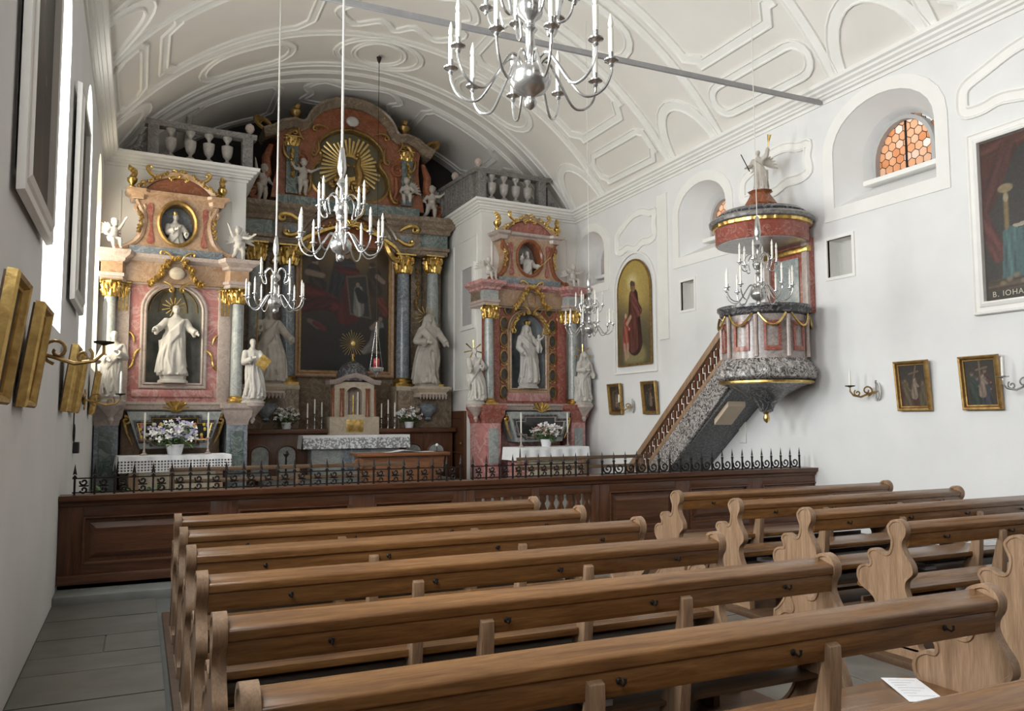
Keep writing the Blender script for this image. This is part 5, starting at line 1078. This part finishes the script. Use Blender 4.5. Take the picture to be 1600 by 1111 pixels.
m_lil = mat('lilac_petals', (.42, .40, .62), (.55, .52, .72), 6, .6); m_pink = mat('pink_petals', (.62, .32, .30), (.70, .40, .36), 6, .6); m_yel = mat('yellow_petals', (.68, .58, .16), (.75, .65, .22), 6, .6)
bouquet('bouquet of white and lilac flowers on the left side altar', *loc(LO, LR, -.03, -1.1), 1.071, .36, .58, [m_petal, m_petal, m_lil], 3, n=110)
bouquet('bouquet of white and pink flowers on the right side altar', *loc(RO, RR, -.05, -1.1), 1.071, .30, .50, [m_petal, m_petal, m_pink, m_petal], 4, n=80)
# statues of the side altars
OPEN = dict(left=((.2, -.04, .66), (.27, -.13, .60)), right=((-.2, -.04, .66), (-.26, -.14, .62)))
def rays_attr(t, H, pl):
    mb = MB(); sunburst(mb, .05*H, .17*H, 13, .04*H, 0, 0, .02); mb.build('ray_halo', m_gilt, t, smooth=False).location = (-.005*H, .02, pl+.97*H)
statue('white robed monk statue with open arms in the left altar niche', LO, LR, 0, -.33, 2.21, 1.17, dict(seed=3, sway=-.025, wide=1.15, mantle=1, stride=.12, **OPEN), pl=.12, attr=rays_attr)
def crown_attr(t, H, pl):
    mb = MB(); mb.lathe([(.05*H, 0), (.055*H, .02*H), (.065*H, .06*H), (.03*H, .075*H), (.01*H, .09*H)], 12, (-.01*H, .0, pl+.985*H)); mb.build('crown', m_gold, t)
    MB().tube([(.18*H, -.17*H, pl+.80*H), (.2*H, -.18*H, pl+.92*H)], .012, 6).build('sceptre', m_gold, t)
statue('white Madonna statue holding a child in the right altar niche', RO, RR, 0, -.33, 2.21, 1.20, dict(seed=7, sway=.03, veil=True, child=True, left=((.16, -.06, .62), (.13, -.13, .60)), right=((-.19, -.02, .6), (-.15, -.13, .5)), mantle=-1), pl=.10, attr=crown_attr)
def book_attr(t, H, pl): MB().box(-.09*H, .09*H, -.012, .012, -.12*H, .12*H, T(.12*H, -.2*H, pl+.6*H, rx=-.5, ry=.7)).build('gilt_book', m_gold, t)
def corbel(label, org, rz, x, y, z, r):
    p = loc(org, rz, x, y); tag(MB().lathe([(.02, -.34), (.05, -.28), (.04, -.24), (r*.6, -.14), (r*.9, -.07), (r, -.05), (r, 0), (.02, 0)], 14, (p[0], p[1], z)).build('corbel', m_pale), label, 'corbel', 'corbels under the altar statues')
for lab, org, rz, x, y, spec, halo, at_, cl in (
    ('slim white saint statue with gilt book right of the left altar', LO, LR, 1.22, -.62, dict(seed=12, sway=.02, beard=True, left=((.15, -.08, .62), (.06, -.18, .62)), right=((-.16, -.05, .6), (-.05, -.17, .66)), mantle=0), None, book_attr, 'right of the left altar'),
    ('white saint statue half lost against the left wall', LO, LR, -.93, -.92, dict(seed=13, sway=-.02, left=((.17, -.06, .6), (.06, -.16, .66)), mantle=1), None, None, 'at the left wall'),
    ('white saint statue with gilt star halo left of the right altar', RO, RR, -1.26, -.52, dict(seed=14, sway=.035, left=((.15, -.06, .62), (.05, -.16, .64)), right=((-.17, -.08, .62), (-.20, -.18, .56)), mantle=1), (7, .2), None, 'left of the right altar'),
    ('white nun statue with gilt star halo right of the right altar', RO, RR, 1.08, -.72, dict(seed=15, sway=-.02, veil=True, left=((.16, -.05, .6), (.13, -.16, .5)), right=((-.16, -.06, .62), (-.05, -.16, .62)), mantle=1), (7, .2), None, 'right of the right altar')):
    if abs(x) > 1 or x < 0: corbel('marble corbel under the saint statue '+cl, org, rz, x, y, 1.885, .19)
    statue(lab, org, rz, x, y, 1.888, 1.02, spec, halo=halo, attr=at_, pl=.06)
# putti and reliefs of the side altars
angel('white putto with raised arm left on the left altar cornice', LO, LR, -.97, -.52, 4.283, .62, (A_UP, mir(A_DN)), LEGS_SIT, .03, face=.4)
angel('white putto reaching out right on the left altar cornice', LO, LR, .97, -.52, 4.283, .66, (A_OUT, mir(A_UP)), LEGS_RUN, -.03, face=-.2)
angel('white winged putto left on the right altar cornice', RO, RR, -.97, -.5, 4.283, .58, (A_DN, mir(A_OUT)), LEGS_SIT, -.02, face=.3)
angel('white putto with gilt wings right on the right altar cornice', RO, RR, .98, -.5, 4.283, .60, (A_OUT, mir(A_OUT)), LEGS_SIT, .02, material=m_statue)
def bust(label, org, rz, z, spec, attr):
    p = loc(org, rz, 0, -.29); t = thing('relief_bust', label, 'relief', (p[0], p[1], z), rz); link('figure', remeshed(robed(**spec), .0085, 'figure', m_statue, T(z=0, s=(.92, .80, .92))), t)
    if attr: attr(t)
bust('white crowned saint figure in the oval of the left altar attic', LO, LR, 4.12, dict(seed=5, sway=.03, left=((.17, -.05, .64), (.14, -.2, .60)), right=((-.16, -.05, .64), (-.05, -.17, .68))), lambda t: MB().lathe([(.035, 0), (.04, .02), (.05, .05), (.0, .06)], 10, (-.03, 0, .885)).build('gilt_crown', m_gold, t))
bust('white saint figure with staff in the oval of the right altar attic', RO, RR, 4.10, dict(seed=6, sway=-.03, beard=True, left=((.17, -.06, .66), (.2, -.22, .64)), right=((-.17, -.06, .72), (-.18, -.16, .84))), lambda t: MB().tube([(.05, -.22, .45), (.42, -.26, .78)], .008, 6).build('gilt_staff', m_gold, t))
# ================================================================== HIGH ALTAR
MO = (3.91, 17.0)
t = thing('high_altar', 'great rust and green marble high altar with dark altarpiece and sunburst', 'altar', (*MO, 0))
bevelbox('base_wall', t, m_screenv, -2.15, 2.15, -.80, 1.2, .28, 1.34)
bevelbox('base_ledge', t, m_screen, -2.2, 2.2, -.88, 0, 1.33, 1.42, .015)
for s_ in (-1, 1):
    for k, xc in enumerate((1.28, 1.78)):
        mb = MB(); mb.sweep(arched(s_*xc-.17, s_*xc+.17, .5, .95, 1.1, 12), [(-.03, .79), (-.03, .82), (0, .83), (.02, .79)], XZ, closed=True); mb.build('base_arch', m_screenv, t); MB().prism(arched(s_*xc-.16, s_*xc+.16, .5, .95, 1.08, 12), -.81, -.78).build('base_inlay', m_grey, t)
    bevelbox('pedestal', t, m_umber, s_*1.62-.60, s_*1.62+.60, -.55, 0, 1.42, 2.2, .015)
    bevelbox('pedestal_block', t, m_cream, s_*1.2-.19, s_*1.2+.19, -.42, 0, 1.42, 2.22, .012); MB().prism(spline([(s_*1.2-.09, 1.6), (s_*1.2, 1.55), (s_*1.2+.09, 1.6), (s_*1.2+.11, 1.8), (s_*1.2+.08, 2.02), (s_*1.2, 1.95), (s_*1.2-.08, 2.02), (s_*1.2-.11, 1.8)], 3, True), -.435, -.40).build('pedestal_inlay', m_blue, t)
    bevelbox('console', t, m_cream, s_*1.66-.30, s_*1.66+.30, -.95, -.3, 2.06, 2.2, .02)
    mb = MB(); mb.sweep([(s_*1.66+.3, -.3), (s_*1.66+.3, -.95), (s_*1.66-.3, -.95), (s_*1.66-.3, -.3)], [(0, 2.16), (.03, 2.2), (.05, 2.24), (.05, 2.28), (-.3, 2.28), (-.3, 2.16)], XY); mb.build('console_slab', m_cream, t, angle=25)
    mb = MB()
    for q in range(9): mb.tube([(s_*1.66-.28+q*.07, -.96, 2.12), (s_*1.66-.28+q*.07, -.96, 2.02)], [.036, .012], 6)
    mb.build('scalloped_valance', m_pale, t)
    MB().lathe([(.02, 1.56), (.08, 1.6), (.05, 1.64), (.17, 1.75), (.2, 1.86), (.18, 1.88), (.2, 1.92)], 16, (s_*1.66, -.62, 0)).build('urn_relief', m_blue, t)
    bevelbox('column_pedestal', t, m_cream, s_*1.62-.62, s_*1.62+.62, -.5, 0, 2.2, 2.30, .012)
    column(t, s_*1.22, -.22, 2.30, 5.16, .15, m_blue, .42); column(t, s_*1.86, -.30, 2.30, 5.16, .14, m_grey, .38)
    bevelbox('pilaster', t, m_umber, s_*1.54-.12, s_*1.54+.12, -.12, 0, 2.3, 5.16, .01)
bevelbox('back_wall', t, m_umber, -2.15, 2.15, -.03, .5, 1.4, 6.1)
# altarpiece
pw, ph = 1.90, 2.66
c = Canvas(pw, ph, 300); c.fill((.16, .10, .05), (.022, .022, .024)); c.ell(.52, .93, .45, .16, (.42, .28, .12), .95, .9); c.ell(.5, .35, .7, .22, (.035, .035, .04), .9, .8); c.ell(.45, .12, .5, .10, (.05, .05, .055), .9, .7)
c.ell(.5, .57, .2, .06, (.18, .17, .17), .9, .6)
c.cap(.52, .48, .5, .84, .10, .075, (.16, .025, .025), fold=.4); c.cap(.36, .56, .44, .86, .05, .05, (.05, .055, .065), fold=.4); c.cap(.33, .55, .42, .72, .035, .04, (.04, .045, .055), fold=.5); c.cap(.44, .84, .6, .80, .04, .035, (.18, .03, .03), fold=.4); c.ell(.51, .935, .035, .03, (.52, .37, .26)); c.ell(.50, .96, .045, .022, (.20, .12, .08)); c.cap(.42, .88, .56, .86, .03, .03, (.09, .08, .09), fold=.3)
c.ell(.16, .86, .035, .028, (.48, .34, .25)); c.ell(.15, .885, .04, .02, (.07, .05, .04)); c.cap(.14, .80, .2, .68, .045, .06, (.06, .05, .045), fold=.4); c.cap(.08, .78, .24, .76, .018, .014, (.46, .32, .24)); c.cap(.1, .62, .34, .54, .07, .06, (.20, .03, .028), fold=.45); c.cap(.05, .5, .28, .55, .04, .05, (.12, .02, .02), fold=.4)
c.ell(.80, .85, .035, .028, (.46, .33, .25)); c.ell(.80, .875, .04, .02, (.09, .06, .04)); c.cap(.82, .80, .84, .66, .05, .05, (.09, .06, .045), fold=.4); c.cap(.86, .78, .93, .74, .014, .012, (.45, .32, .24)); c.cap(.90, .58, .96, .5, .03, .035, (.30, .08, .05), fold=.3)
c.poly([(.55, .46), (.50, .77), (.74, .79), (.80, .43)], (.20, .15, .10)); c.poly([(.565, .475), (.52, .755), (.725, .775), (.775, .445)], (.06, .055, .055)); c.cap(.65, .49, .645, .66, .038, .03, (.50, .48, .44), fold=.3); c.cap(.635, .66, .69, .60, .02, .04, (.03, .03, .03)); c.ell(.635, .705, .022, .02, (.45, .32, .24))
c.cap(.86, .22, .88, .38, .06, .035, (.42, .40, .37), fold=.45); c.cap(.72, .17, .86, .24, .02, .05, (.40, .38, .35), fold=.4); c.cap(.91, .2, .92, .34, .03, .02, (.03, .03, .03)); c.ell(.90, .435, .025, .02, (.46, .33, .25)); c.cap(.8, .36, .86, .4, .012, .012, (.45, .32, .25))
c.cap(.1, .4, .2, .36, .01, .02, (.30, .2, .15)); c.cap(.16, .38, .26, .34, .012, .016, (.22, .04, .04))
c.c *= .42; cv = c.obj(t, 'altarpiece_canvas', y=0); cv.location = (0, -.07, 2.60+ph/2)
MB().box(-pw/2, pw/2, -.06, -.03, 2.60, 2.60+ph).build('altarpiece_backing', m_pewd, t)
mb = MB(); mb.sweep([(-pw/2, 2.60), (pw/2, 2.60), (pw/2, 5.1), (pw/2-.12, 5.26), (-pw/2+.12, 5.26), (-pw/2, 5.1)], [(-.12, .02), (-.12, .10), (-.09, .13), (-.04, .09), (-.02, .12), (.0, .10), (.012, .05)], XZ, closed=True); mb.build('altarpiece_frame', m_ochre, t, angle=25)
mb = MB(); mb.sweep(rect(-pw/2+.01, pw/2-.01, 2.61, 5.25), [(-.012, .05), (-.012, .11), (.012, .11), (.02, .05)], XZ, closed=True); mb.build('gilt_fillet', m_oldgold, t)
# entablature over the columns, arched over the painting
for s_ in (-1, 1):
    p = [(.85, -.1), (.85, -.42), (1.50, -.42), (1.58, -.5), (2.18, -.52), (2.18, 0)]
    p = [(-a, b) for a, b in p] if s_ < 0 else p[::-1]
    def sw(name, prof, m_): mb = MB(); mb.sweep(p, prof+[(-.3, prof[-1][1]), (-.3, prof[0][1])], XY); mb.build(name, m_, t, angle=25)
    sw('architrave', [(-.06, 5.15), (-.04, 5.17), (-.04, 5.24), (0, 5.26), (0, 5.32)], m_umber); sw('frieze', [(-.04, 5.32), (-.04, 5.60)], m_green); sw('cornice', [(-.04, 5.60), (0, 5.62), (.02, 5.70), (.08, 5.76), (.10, 5.82), (.15, 5.87), (.16, 5.96)], m_umber)
    bevelbox('entablature_core', t, m_umber, min(s_*.9, s_*2.12), max(s_*.9, s_*2.12), -.4, 0, 5.18, 5.95)
    bevelbox('frieze_inlay', t, m_blue, s_*1.22-.13, s_*1.22+.13, -.405, -.37, 5.36, 5.56, .006)
    # attic side volutes
    mb = MB(); mb.tube([(s_*1.62, -.3, 7.2), (s_*1.72, -.32, 6.9), (s_*1.7, -.34, 6.6), (s_*1.85, -.36, 6.3), (s_*2.0, -.36, 6.1)], [.05, .09, .10, .10, .06], 9); mb.tube([(s_*(1.95+a), -.4, 6.13+b) for a, b in spiral(1.3, .14, .03, 20, 0)], .045, 7); mb.build('volute', m_rust, t)
ap = arc(0, 5.05, 1.02, 158, 22, 22, .95)
mb = MB(); mb.sweep(ap, [(-.10, .02), (-.10, .30), (-.05, .34), (0, .36), (.04, .44), (.08, .46), (.08, .02)], XZ); mb.build('arched_cornice', m_umber, t, angle=25)
MB().prism([(-.9, 5.26), (.9, 5.26)]+arc(0, 5.05, .96, 20, 160, 20, .88), -.2, -.03).build('lunette', m_rust, t, smooth=False)
mb = MB(); garland(mb, [(-.85, 5.22), (-.7, 5.42), (-.45, 5.62), (-.15, 5.72), (.15, 5.72), (.45, 5.62), (.7, 5.42), (.85, 5.22)], .06, -.36, 4)
for s_ in (-1, 1): leaf_curl(mb, s_*.15, 5.65, PI/2-s_*1.9, .8, .06, -s_*.2, -.4); leaf_curl(mb, s_*.75, 5.4, -PI/2+s_*.3, .42, .07, s_*.5, -.4); leaf_curl(mb, s_*.1, 5.8, PI/2-s_*1., .3, .04, s_, -.44)
acanthus(mb, 0, 5.62, .3, .3, 8, y=-.42); mb.build('gilt_drapery', m_gold, t)
# attic with lobed oculus
MB().prism(rect(-1.5, 1.5, 5.9, 6.16), -.46, 0).build('attic_plinth', m_green, t, smooth=False)
ol = [(0, 6.14), (.30, 6.20), (.62, 6.30), (.80, 6.52), (.76, 6.80), (.62, 6.98), (.60, 7.12), (.68, 7.22), (.60, 7.42), (.34, 7.62), (0, 7.70)]
ol = spline(ol, 4); ocu = ol+[(-a, b) for a, b in reversed(ol[1:-1])]
so = spline([(1.62, 6.1), (1.58, 6.4), (1.5, 6.8), (1.5, 7.2), (1.55, 7.45)], 4); top = [(1.3, 7.55), (.98, 7.62)]+arc(0, 7.62, .92, 0, 90, 10, .55)
atp = so+top; atp = atp+[(-a, b) for a, b in reversed(atp) if a > .001]
MB().prism(atp, -.40, .3, holes=[ocu]).build('attic', m_rust, t, smooth=False)
MB().prism(ocu, -.24, -.22).build('oculus_field', mat('olive_field', (.10, .085, .05), (.17, .14, .08), 4, .5), t)
mb = MB(); mb.sweep(ocu, [(-.06, .39), (-.06, .43), (-.02, .45), (0, .43), (.015, .23)], XZ, closed=True); mb.build('oculus_frame', m_oldgold, t, angle=30)
mb = MB(); sunburst(mb, .22, .70, 40, -.28, 0, 6.95, .05, 4); mb.build('sunburst_rays', m_gilt, t, smooth=False)
mb = MB(); rg = random.Random(6)
for k in range(26): a = rg.uniform(0, 6.28); q = rg.uniform(.1, .5); mb.ell((q*math.cos(a)*.9, -.36, 6.45+q*math.sin(a)*.45), (rg.uniform(.05, .11), .07, rg.uniform(.05, .09)), 8, 6)
mb.build('silvered_clouds', m_oldgold, t)
for s_ in (-1, 1): mb = MB(); mb.tube([(s_*.16, -.36, 6.5), (s_*.2, -.38, 6.75), (s_*.14, -.38, 6.95), (s_*.2, -.36, 7.15)], [.06, .10, .08, .03], 8); mb.ell((s_*.15, -.38, 7.2), .055); mb.tube([(s_*.18, -.4, 7.0), (s_*.04, -.42, 6.92)], [.03, .02], 6); mb.build('gilt_figure', m_oldgold, t)
for s_ in (-1, 1):
    bevelbox('attic_pilaster', t, m_green, s_*1.22-.12, s_*1.22+.12, -.47, -.38, 6.2, 7.2, .01)
    mb = MB(); garland(mb, [(s_*1.22, 7.1), (s_*1.24, 6.9), (s_*1.2, 6.7), (s_*1.22, 6.55)], .05, -.49, 3); mb.build('gilt_drop', m_gold, t)
    MB().mb(cap_mb, T(s_*1.22, -.40, 7.18, s=(.13, .09, .14))).build('attic_capital', m_gold, t)
    mb = MB(); mb.tube([(s_*(1.02+a), -.42, 6.95+b) for a, b in spiral(1.2, .16, .03, 18, 1.5)], .04, 7); mb.tube([(s_*.98, -.42, 6.8), (s_*1.0, -.42, 6.5), (s_*.92, -.42, 6.25)], [.05, .06, .03], 7); mb.build('attic_scroll', m_rust, t)
cr = [(1.78, 7.36), (1.58, 7.44), (1.40, 7.58), (1.18, 7.64), (1.02, 7.60), (.92, 7.66)]+arc(0, 7.62, .88, 10, 90, 12, .62)
cr = cr+[(-a, b) for a, b in reversed(cr[:-1])]
mb = MB(); mb.sweep(cr[::-1], [(-.06, -.2), (-.06, .44), (-.02, .50), (.03, .54), (.06, .60), (.10, .62), (.10, -.2)], XZ); mb.build('attic_cornice', m_umber, t, angle=25)
mb = MB(); garland(mb, [(-.78, 8.0), (-.5, 8.24), (-.15, 8.32)], .05, -.5, 4); garland(mb, [(.78, 8.0), (.5, 8.24), (.15, 8.32)], .05, -.5, 5); acanthus(mb, 0, 8.28, .26, .12, 6, y=-.5); mb.build('gilt_crest', m_gold, t)
for s_ in (-1, 1):
    mb = MB(); mb.lathe([(.06, 0), (.08, .03), (.04, .07), (.12, .16), (.13, .22), (.07, .26)], 12, (s_*1.16, -.4, 7.72)); garland(mb, [(s_*1.16, 7.98), (s_*1.14, 8.06)], .07, -.4, 2); mb.build('gilt_vase', m_oldgold, t)
    mb = MB(); leaf_curl(mb, s_*1.6, 7.5, PI/2-s_*.6, .35, .05, -s_, -.4); leaf_curl(mb, s_*1.7, 7.45, PI/2-s_*1.2, .35, .045, s_, -.4); mb.build('gilt_flourish', m_oldgold, t)
MB().ell((0, -.52, 7.86), (.14, .06, .11)).build('keystone_dove', m_statue, t)
for s_ in (-1, 1):
    mb = MB(); leaf_curl(mb, s_*1.36, 7.3, PI/2+s_*.3, .3, .04, s_, -.46); leaf_curl(mb, s_*1.40, 7.2, -PI/2, .3, .035, -s_, -.46); leaf_curl(mb, s_*1.0, 7.35, PI/2-s_*.8, .25, .03, s_, -.46); mb.build('gilt_scrollwork', m_oldgold, t)
    mb = MB(); leaf_curl(mb, s_*.5, 7.66, PI/2-s_*1.2, .3, .03, -s_, -.46); leaf_curl(mb, s_*.72, 7.4, -PI/2-s_*.3, .35, .03, s_, -.46); leaf_curl(mb, s_*.84, 6.5, -PI/2, .3, .035, s_, -.46); mb.build('gilt_foliage', m_oldgold, t)
    mb = MB(); garland(mb, [(s_*1.54, 4.9), (s_*1.56, 4.4), (s_*1.52, 4.0)], .05, -.16, 7); mb.build('gilt_drop', m_oldgold, t)
    mb = MB(); leaf_curl(mb, s_*1.05, 5.62, PI/2-s_*.9, .4, .05, -s_, -.5); leaf_curl(mb, s_*1.0, 5.45, -PI/2+s_*.9, .35, .045, s_, -.48); mb.build('gilt_scrollwork', m_gold, t)
# statues and putti of the high altar
statue('large white bishop statue on the left console of the high altar', MO, 0, -1.60, -.66, 2.285, 1.5, dict(seed=31, sway=.03, beard=True, hat=True, wide=1.05, left=((.2, -.05, .6), (.24, -.18, .54)), right=((-.2, -.04, .62), (-.16, -.16, .68)), mantle=1, stride=.15), m_grimy, attr=lambda t_, H, pl: MB().tube([(-.2*H, -.2*H, pl), (-.2*H, -.2*H, 1.1*H)], .014, 6).build('crozier', m_oldgold, t_))
statue('large white female saint statue with ray halo on the right console', MO, 0, 1.62, -.66, 2.285, 1.5, dict(seed=32, sway=-.035, veil=True, wide=1.05, left=((.2, -.05, .66), (.24, -.12, .58)), right=((-.18, -.06, .6), (-.06, -.18, .58)), mantle=-1, stride=.15), m_grimy, attr=rays_attr)
angel('pale putto with outspread arms left of the sunburst', MO, 0, -1.02, -.52, 6.165, .80, (A_OUT, mir(A_OUT)), LEGS_ST, .02, face=.3, material=m_grimy)
angel('pale praying putto seated right of the sunburst', MO, 0, 1.2, -.55, 6.165, .74, (A_DN, mir(A_DN)), LEGS_SIT, -.02, face=-.4, material=m_grimy)
angel('pale putto standing on the right end of the high altar cornice', MO, 0, 1.78, -.42, 5.965, .82, (A_OUT, mir(A_DN)), LEGS_RUN, .02, face=-.3, material=m_grimy)
angel('shadowed putto on the left end of the high altar cornice', MO, 0, -1.8, -.42, 5.965, .82, (A_DN, mir(A_UP)), LEGS_ST, .04, face=.5, material=m_grimy)
# mensa, tabernacle, cloth and their things
m2 = thing('altar_table', 'marble high altar table under the fringed lace cloth', 'altar table', (*MO, 0))
bevelbox('table_block', m2, m_grey, -.88, .88, -1.15, -.5, .44, 1.22, .02); bevelbox('table_slab', m2, m_cream, -1.0, 1.0, -1.22, -.5, 1.22, 1.29, .015); bevelbox('front_panel', m2, m_blue, -.3, .3, -1.17, -1.14, .6, 1.05)
cloth('white cloth with deep figured lace border on the high altar', (*MO, 0), 0, -1.06, 1.06, -1.24, -.52, 1.291, .26, m_lace2, .05)
tb = thing('tabernacle', 'grey marble tabernacle with arched crucifix niche and gilt door', 'tabernacle', (MO[0], MO[1]-.78, 1.30))
bevelbox('base', tb, m_cream, -.50, .50, -.22, .24, 0, .36, .012); bevelbox('gilt_door', tb, m_gold, -.17, .17, -.235, -.215, .05, .30, .006)
tn = arched(-.16, .16, .40, .82, .95, 12); MB().prism(rect(-.40, .40, .36, 1.05), -.16, .2, holes=[tn]).build('body', m_cream, tb, smooth=False); bevelbox('niche_back', tb, m_pale, -.2, .2, .10, .14, .38, 1.0, .004)
for s_ in (-1, 1):
    MB().lathe([(.05, .36), (.04, .40), (.035, .85), (.05, .92)], 12, (s_*.26, -.20, 0)).build('colonnette', m_rust, tb); MB().lathe([(.05, .36), (.04, .40), (.035, .85), (.05, .92)], 12, (s_*.42, -.12, 0)).build('colonnette', m_rust, tb)
mb = MB(); mb.sweep([(-.52, 1.04), (-.36, 1.06), (-.2, 1.14), (0, 1.19), (.2, 1.14), (.36, 1.06), (.52, 1.04)][::1], [(-.05, -.16), (-.05, .22), (-.01, .26), (.04, .28), (.04, -.16)], XZ); mb.build('cornice', m_pale, tb, angle=25)
MB().lathe([(.34, 1.08), (.33, 1.2), (.27, 1.34), (.16, 1.44), (.06, 1.48), (.001, 1.49)], 20, (0, .02, 0), sy=.7).build('dome', m_black, tb)
mb = MB(); mb.tube([(0, -.06, .42), (0, -.06, .80)], .012, 6); mb.tube([(-.08, -.06, .69), (.08, -.06, .69)], .012, 6); mb.lathe([(.05, .40), (.03, .43), (.012, .46)], 10, (0, -.06, 0)); mb.build('crucifix', m_gold, tb)
for s_ in (-1, 1): MB().lathe([(.02, .40), (.02, .86)], 8, (s_*.11, .0, 0)).build('niche_candle', m_candle, tb)
mo = thing('monstrance', 'gilt sunburst monstrance on top of the tabernacle', 'monstrance', (MO[0], MO[1]-.76, 2.785))
MB().lathe([(.06, 0), (.03, .03), (.015, .08), (.02, .14)], 12).build('foot', m_gold, mo); mb = MB(); sunburst(mb, .03, .29, 26, -.0, 0, .36, .011, 3); mb.build('rays', m_gilt, mo, smooth=False); MB().ell((0, -.02, .36), (.05, .025, .05)).build('lunette_glass', m_gilt, mo)
for k, x in enumerate((-.88, -.74, -.60, .62, .76, .90)):
    candlestick('silver altar candlestick %s of the tabernacle, %s from it' % ('left' if x < 0 else 'right', {0: 'third', 1: 'second', 2: 'first', 3: 'first', 4: 'second', 5: 'third'}[k]), MO[0]+x, MO[1]-.72, 1.30, (.64, .72, .66)[k % 3], m_silver, 'silver candlesticks on the high altar', .30)
bouquet('bouquet of pale flowers left of the high altar', MO[0]-1.28, MO[1]-.70, 1.423, .28, .46, [m_petal, m_pale, m_petal], 7, n=70)
bouquet('bouquet of pale flowers right of the high altar', MO[0]+1.22, MO[1]-.70, 1.423, .28, .46, [m_petal, m_pale, m_petal], 8, n=70)
# wooden celebration altar in front
ca = thing('wooden_altar', 'brown wooden free-standing altar before the high altar', 'altar table', (MO[0]+.48, MO[1]-2.5, .12)); m_caw = wood('cherry_wood', (.16, .06, .025), (.33, .14, .06), 0, .3)
MB().prism([(-.62, .02), (.62, .02), (.80, .82), (-.80, .82)], -.22, .22).build('body', m_caw, ca, bevel=.01); bevelbox('top', ca, m_caw, -.87, .87, -.32, .32, .82, .88, .012); bevelbox('front_panel', ca, m_caw, -.5, .5, -.235, -.21, .15, .7)
MB().lathe([(.001, 0), (.09, 0), (.1, .01), (.09, .02), (.001, .02)], 20, M=T(-.84, -.3, .70, rx=PI/2)).build('end_boss', m_caw, ca)
cl2 = tag(MB().surf(lambda u, v: (MO[0]+.15+.95*u, MO[1]-2.7+.4*v, 1.003+.01*math.sin(u*9)*math.sin(v*5)+.03*math.exp(-((u-.4)**2)*30)), 24, 10).build('linen_cloth', m_linen), 'white folded linen lying on the brown wooden altar', 'cloth')
mi = thing('microphone', 'white round microphone on a stalk on the wooden altar', 'microphone', (MO[0]+1.2, MO[1]-2.5, 1.0)); MB().ell((0, 0, .12), .03).build('head', m_pot, mi); MB().tube([(0, 0, 0), (0, 0, .1)], .006, 6).build('stalk', m_iron, mi)
# dark iron candle stand beside the brown altar
cs = thing('iron_candle_stand', 'tall dark iron candle stand left of the wooden altar', 'candle stand', (2.1, 13.0, .12)); MB().lathe([(.16, 0), (.12, .03), (.02, .06), (.015, .9), (.05, .95), (.02, 1.0)], 12).build('post', m_iron, cs)
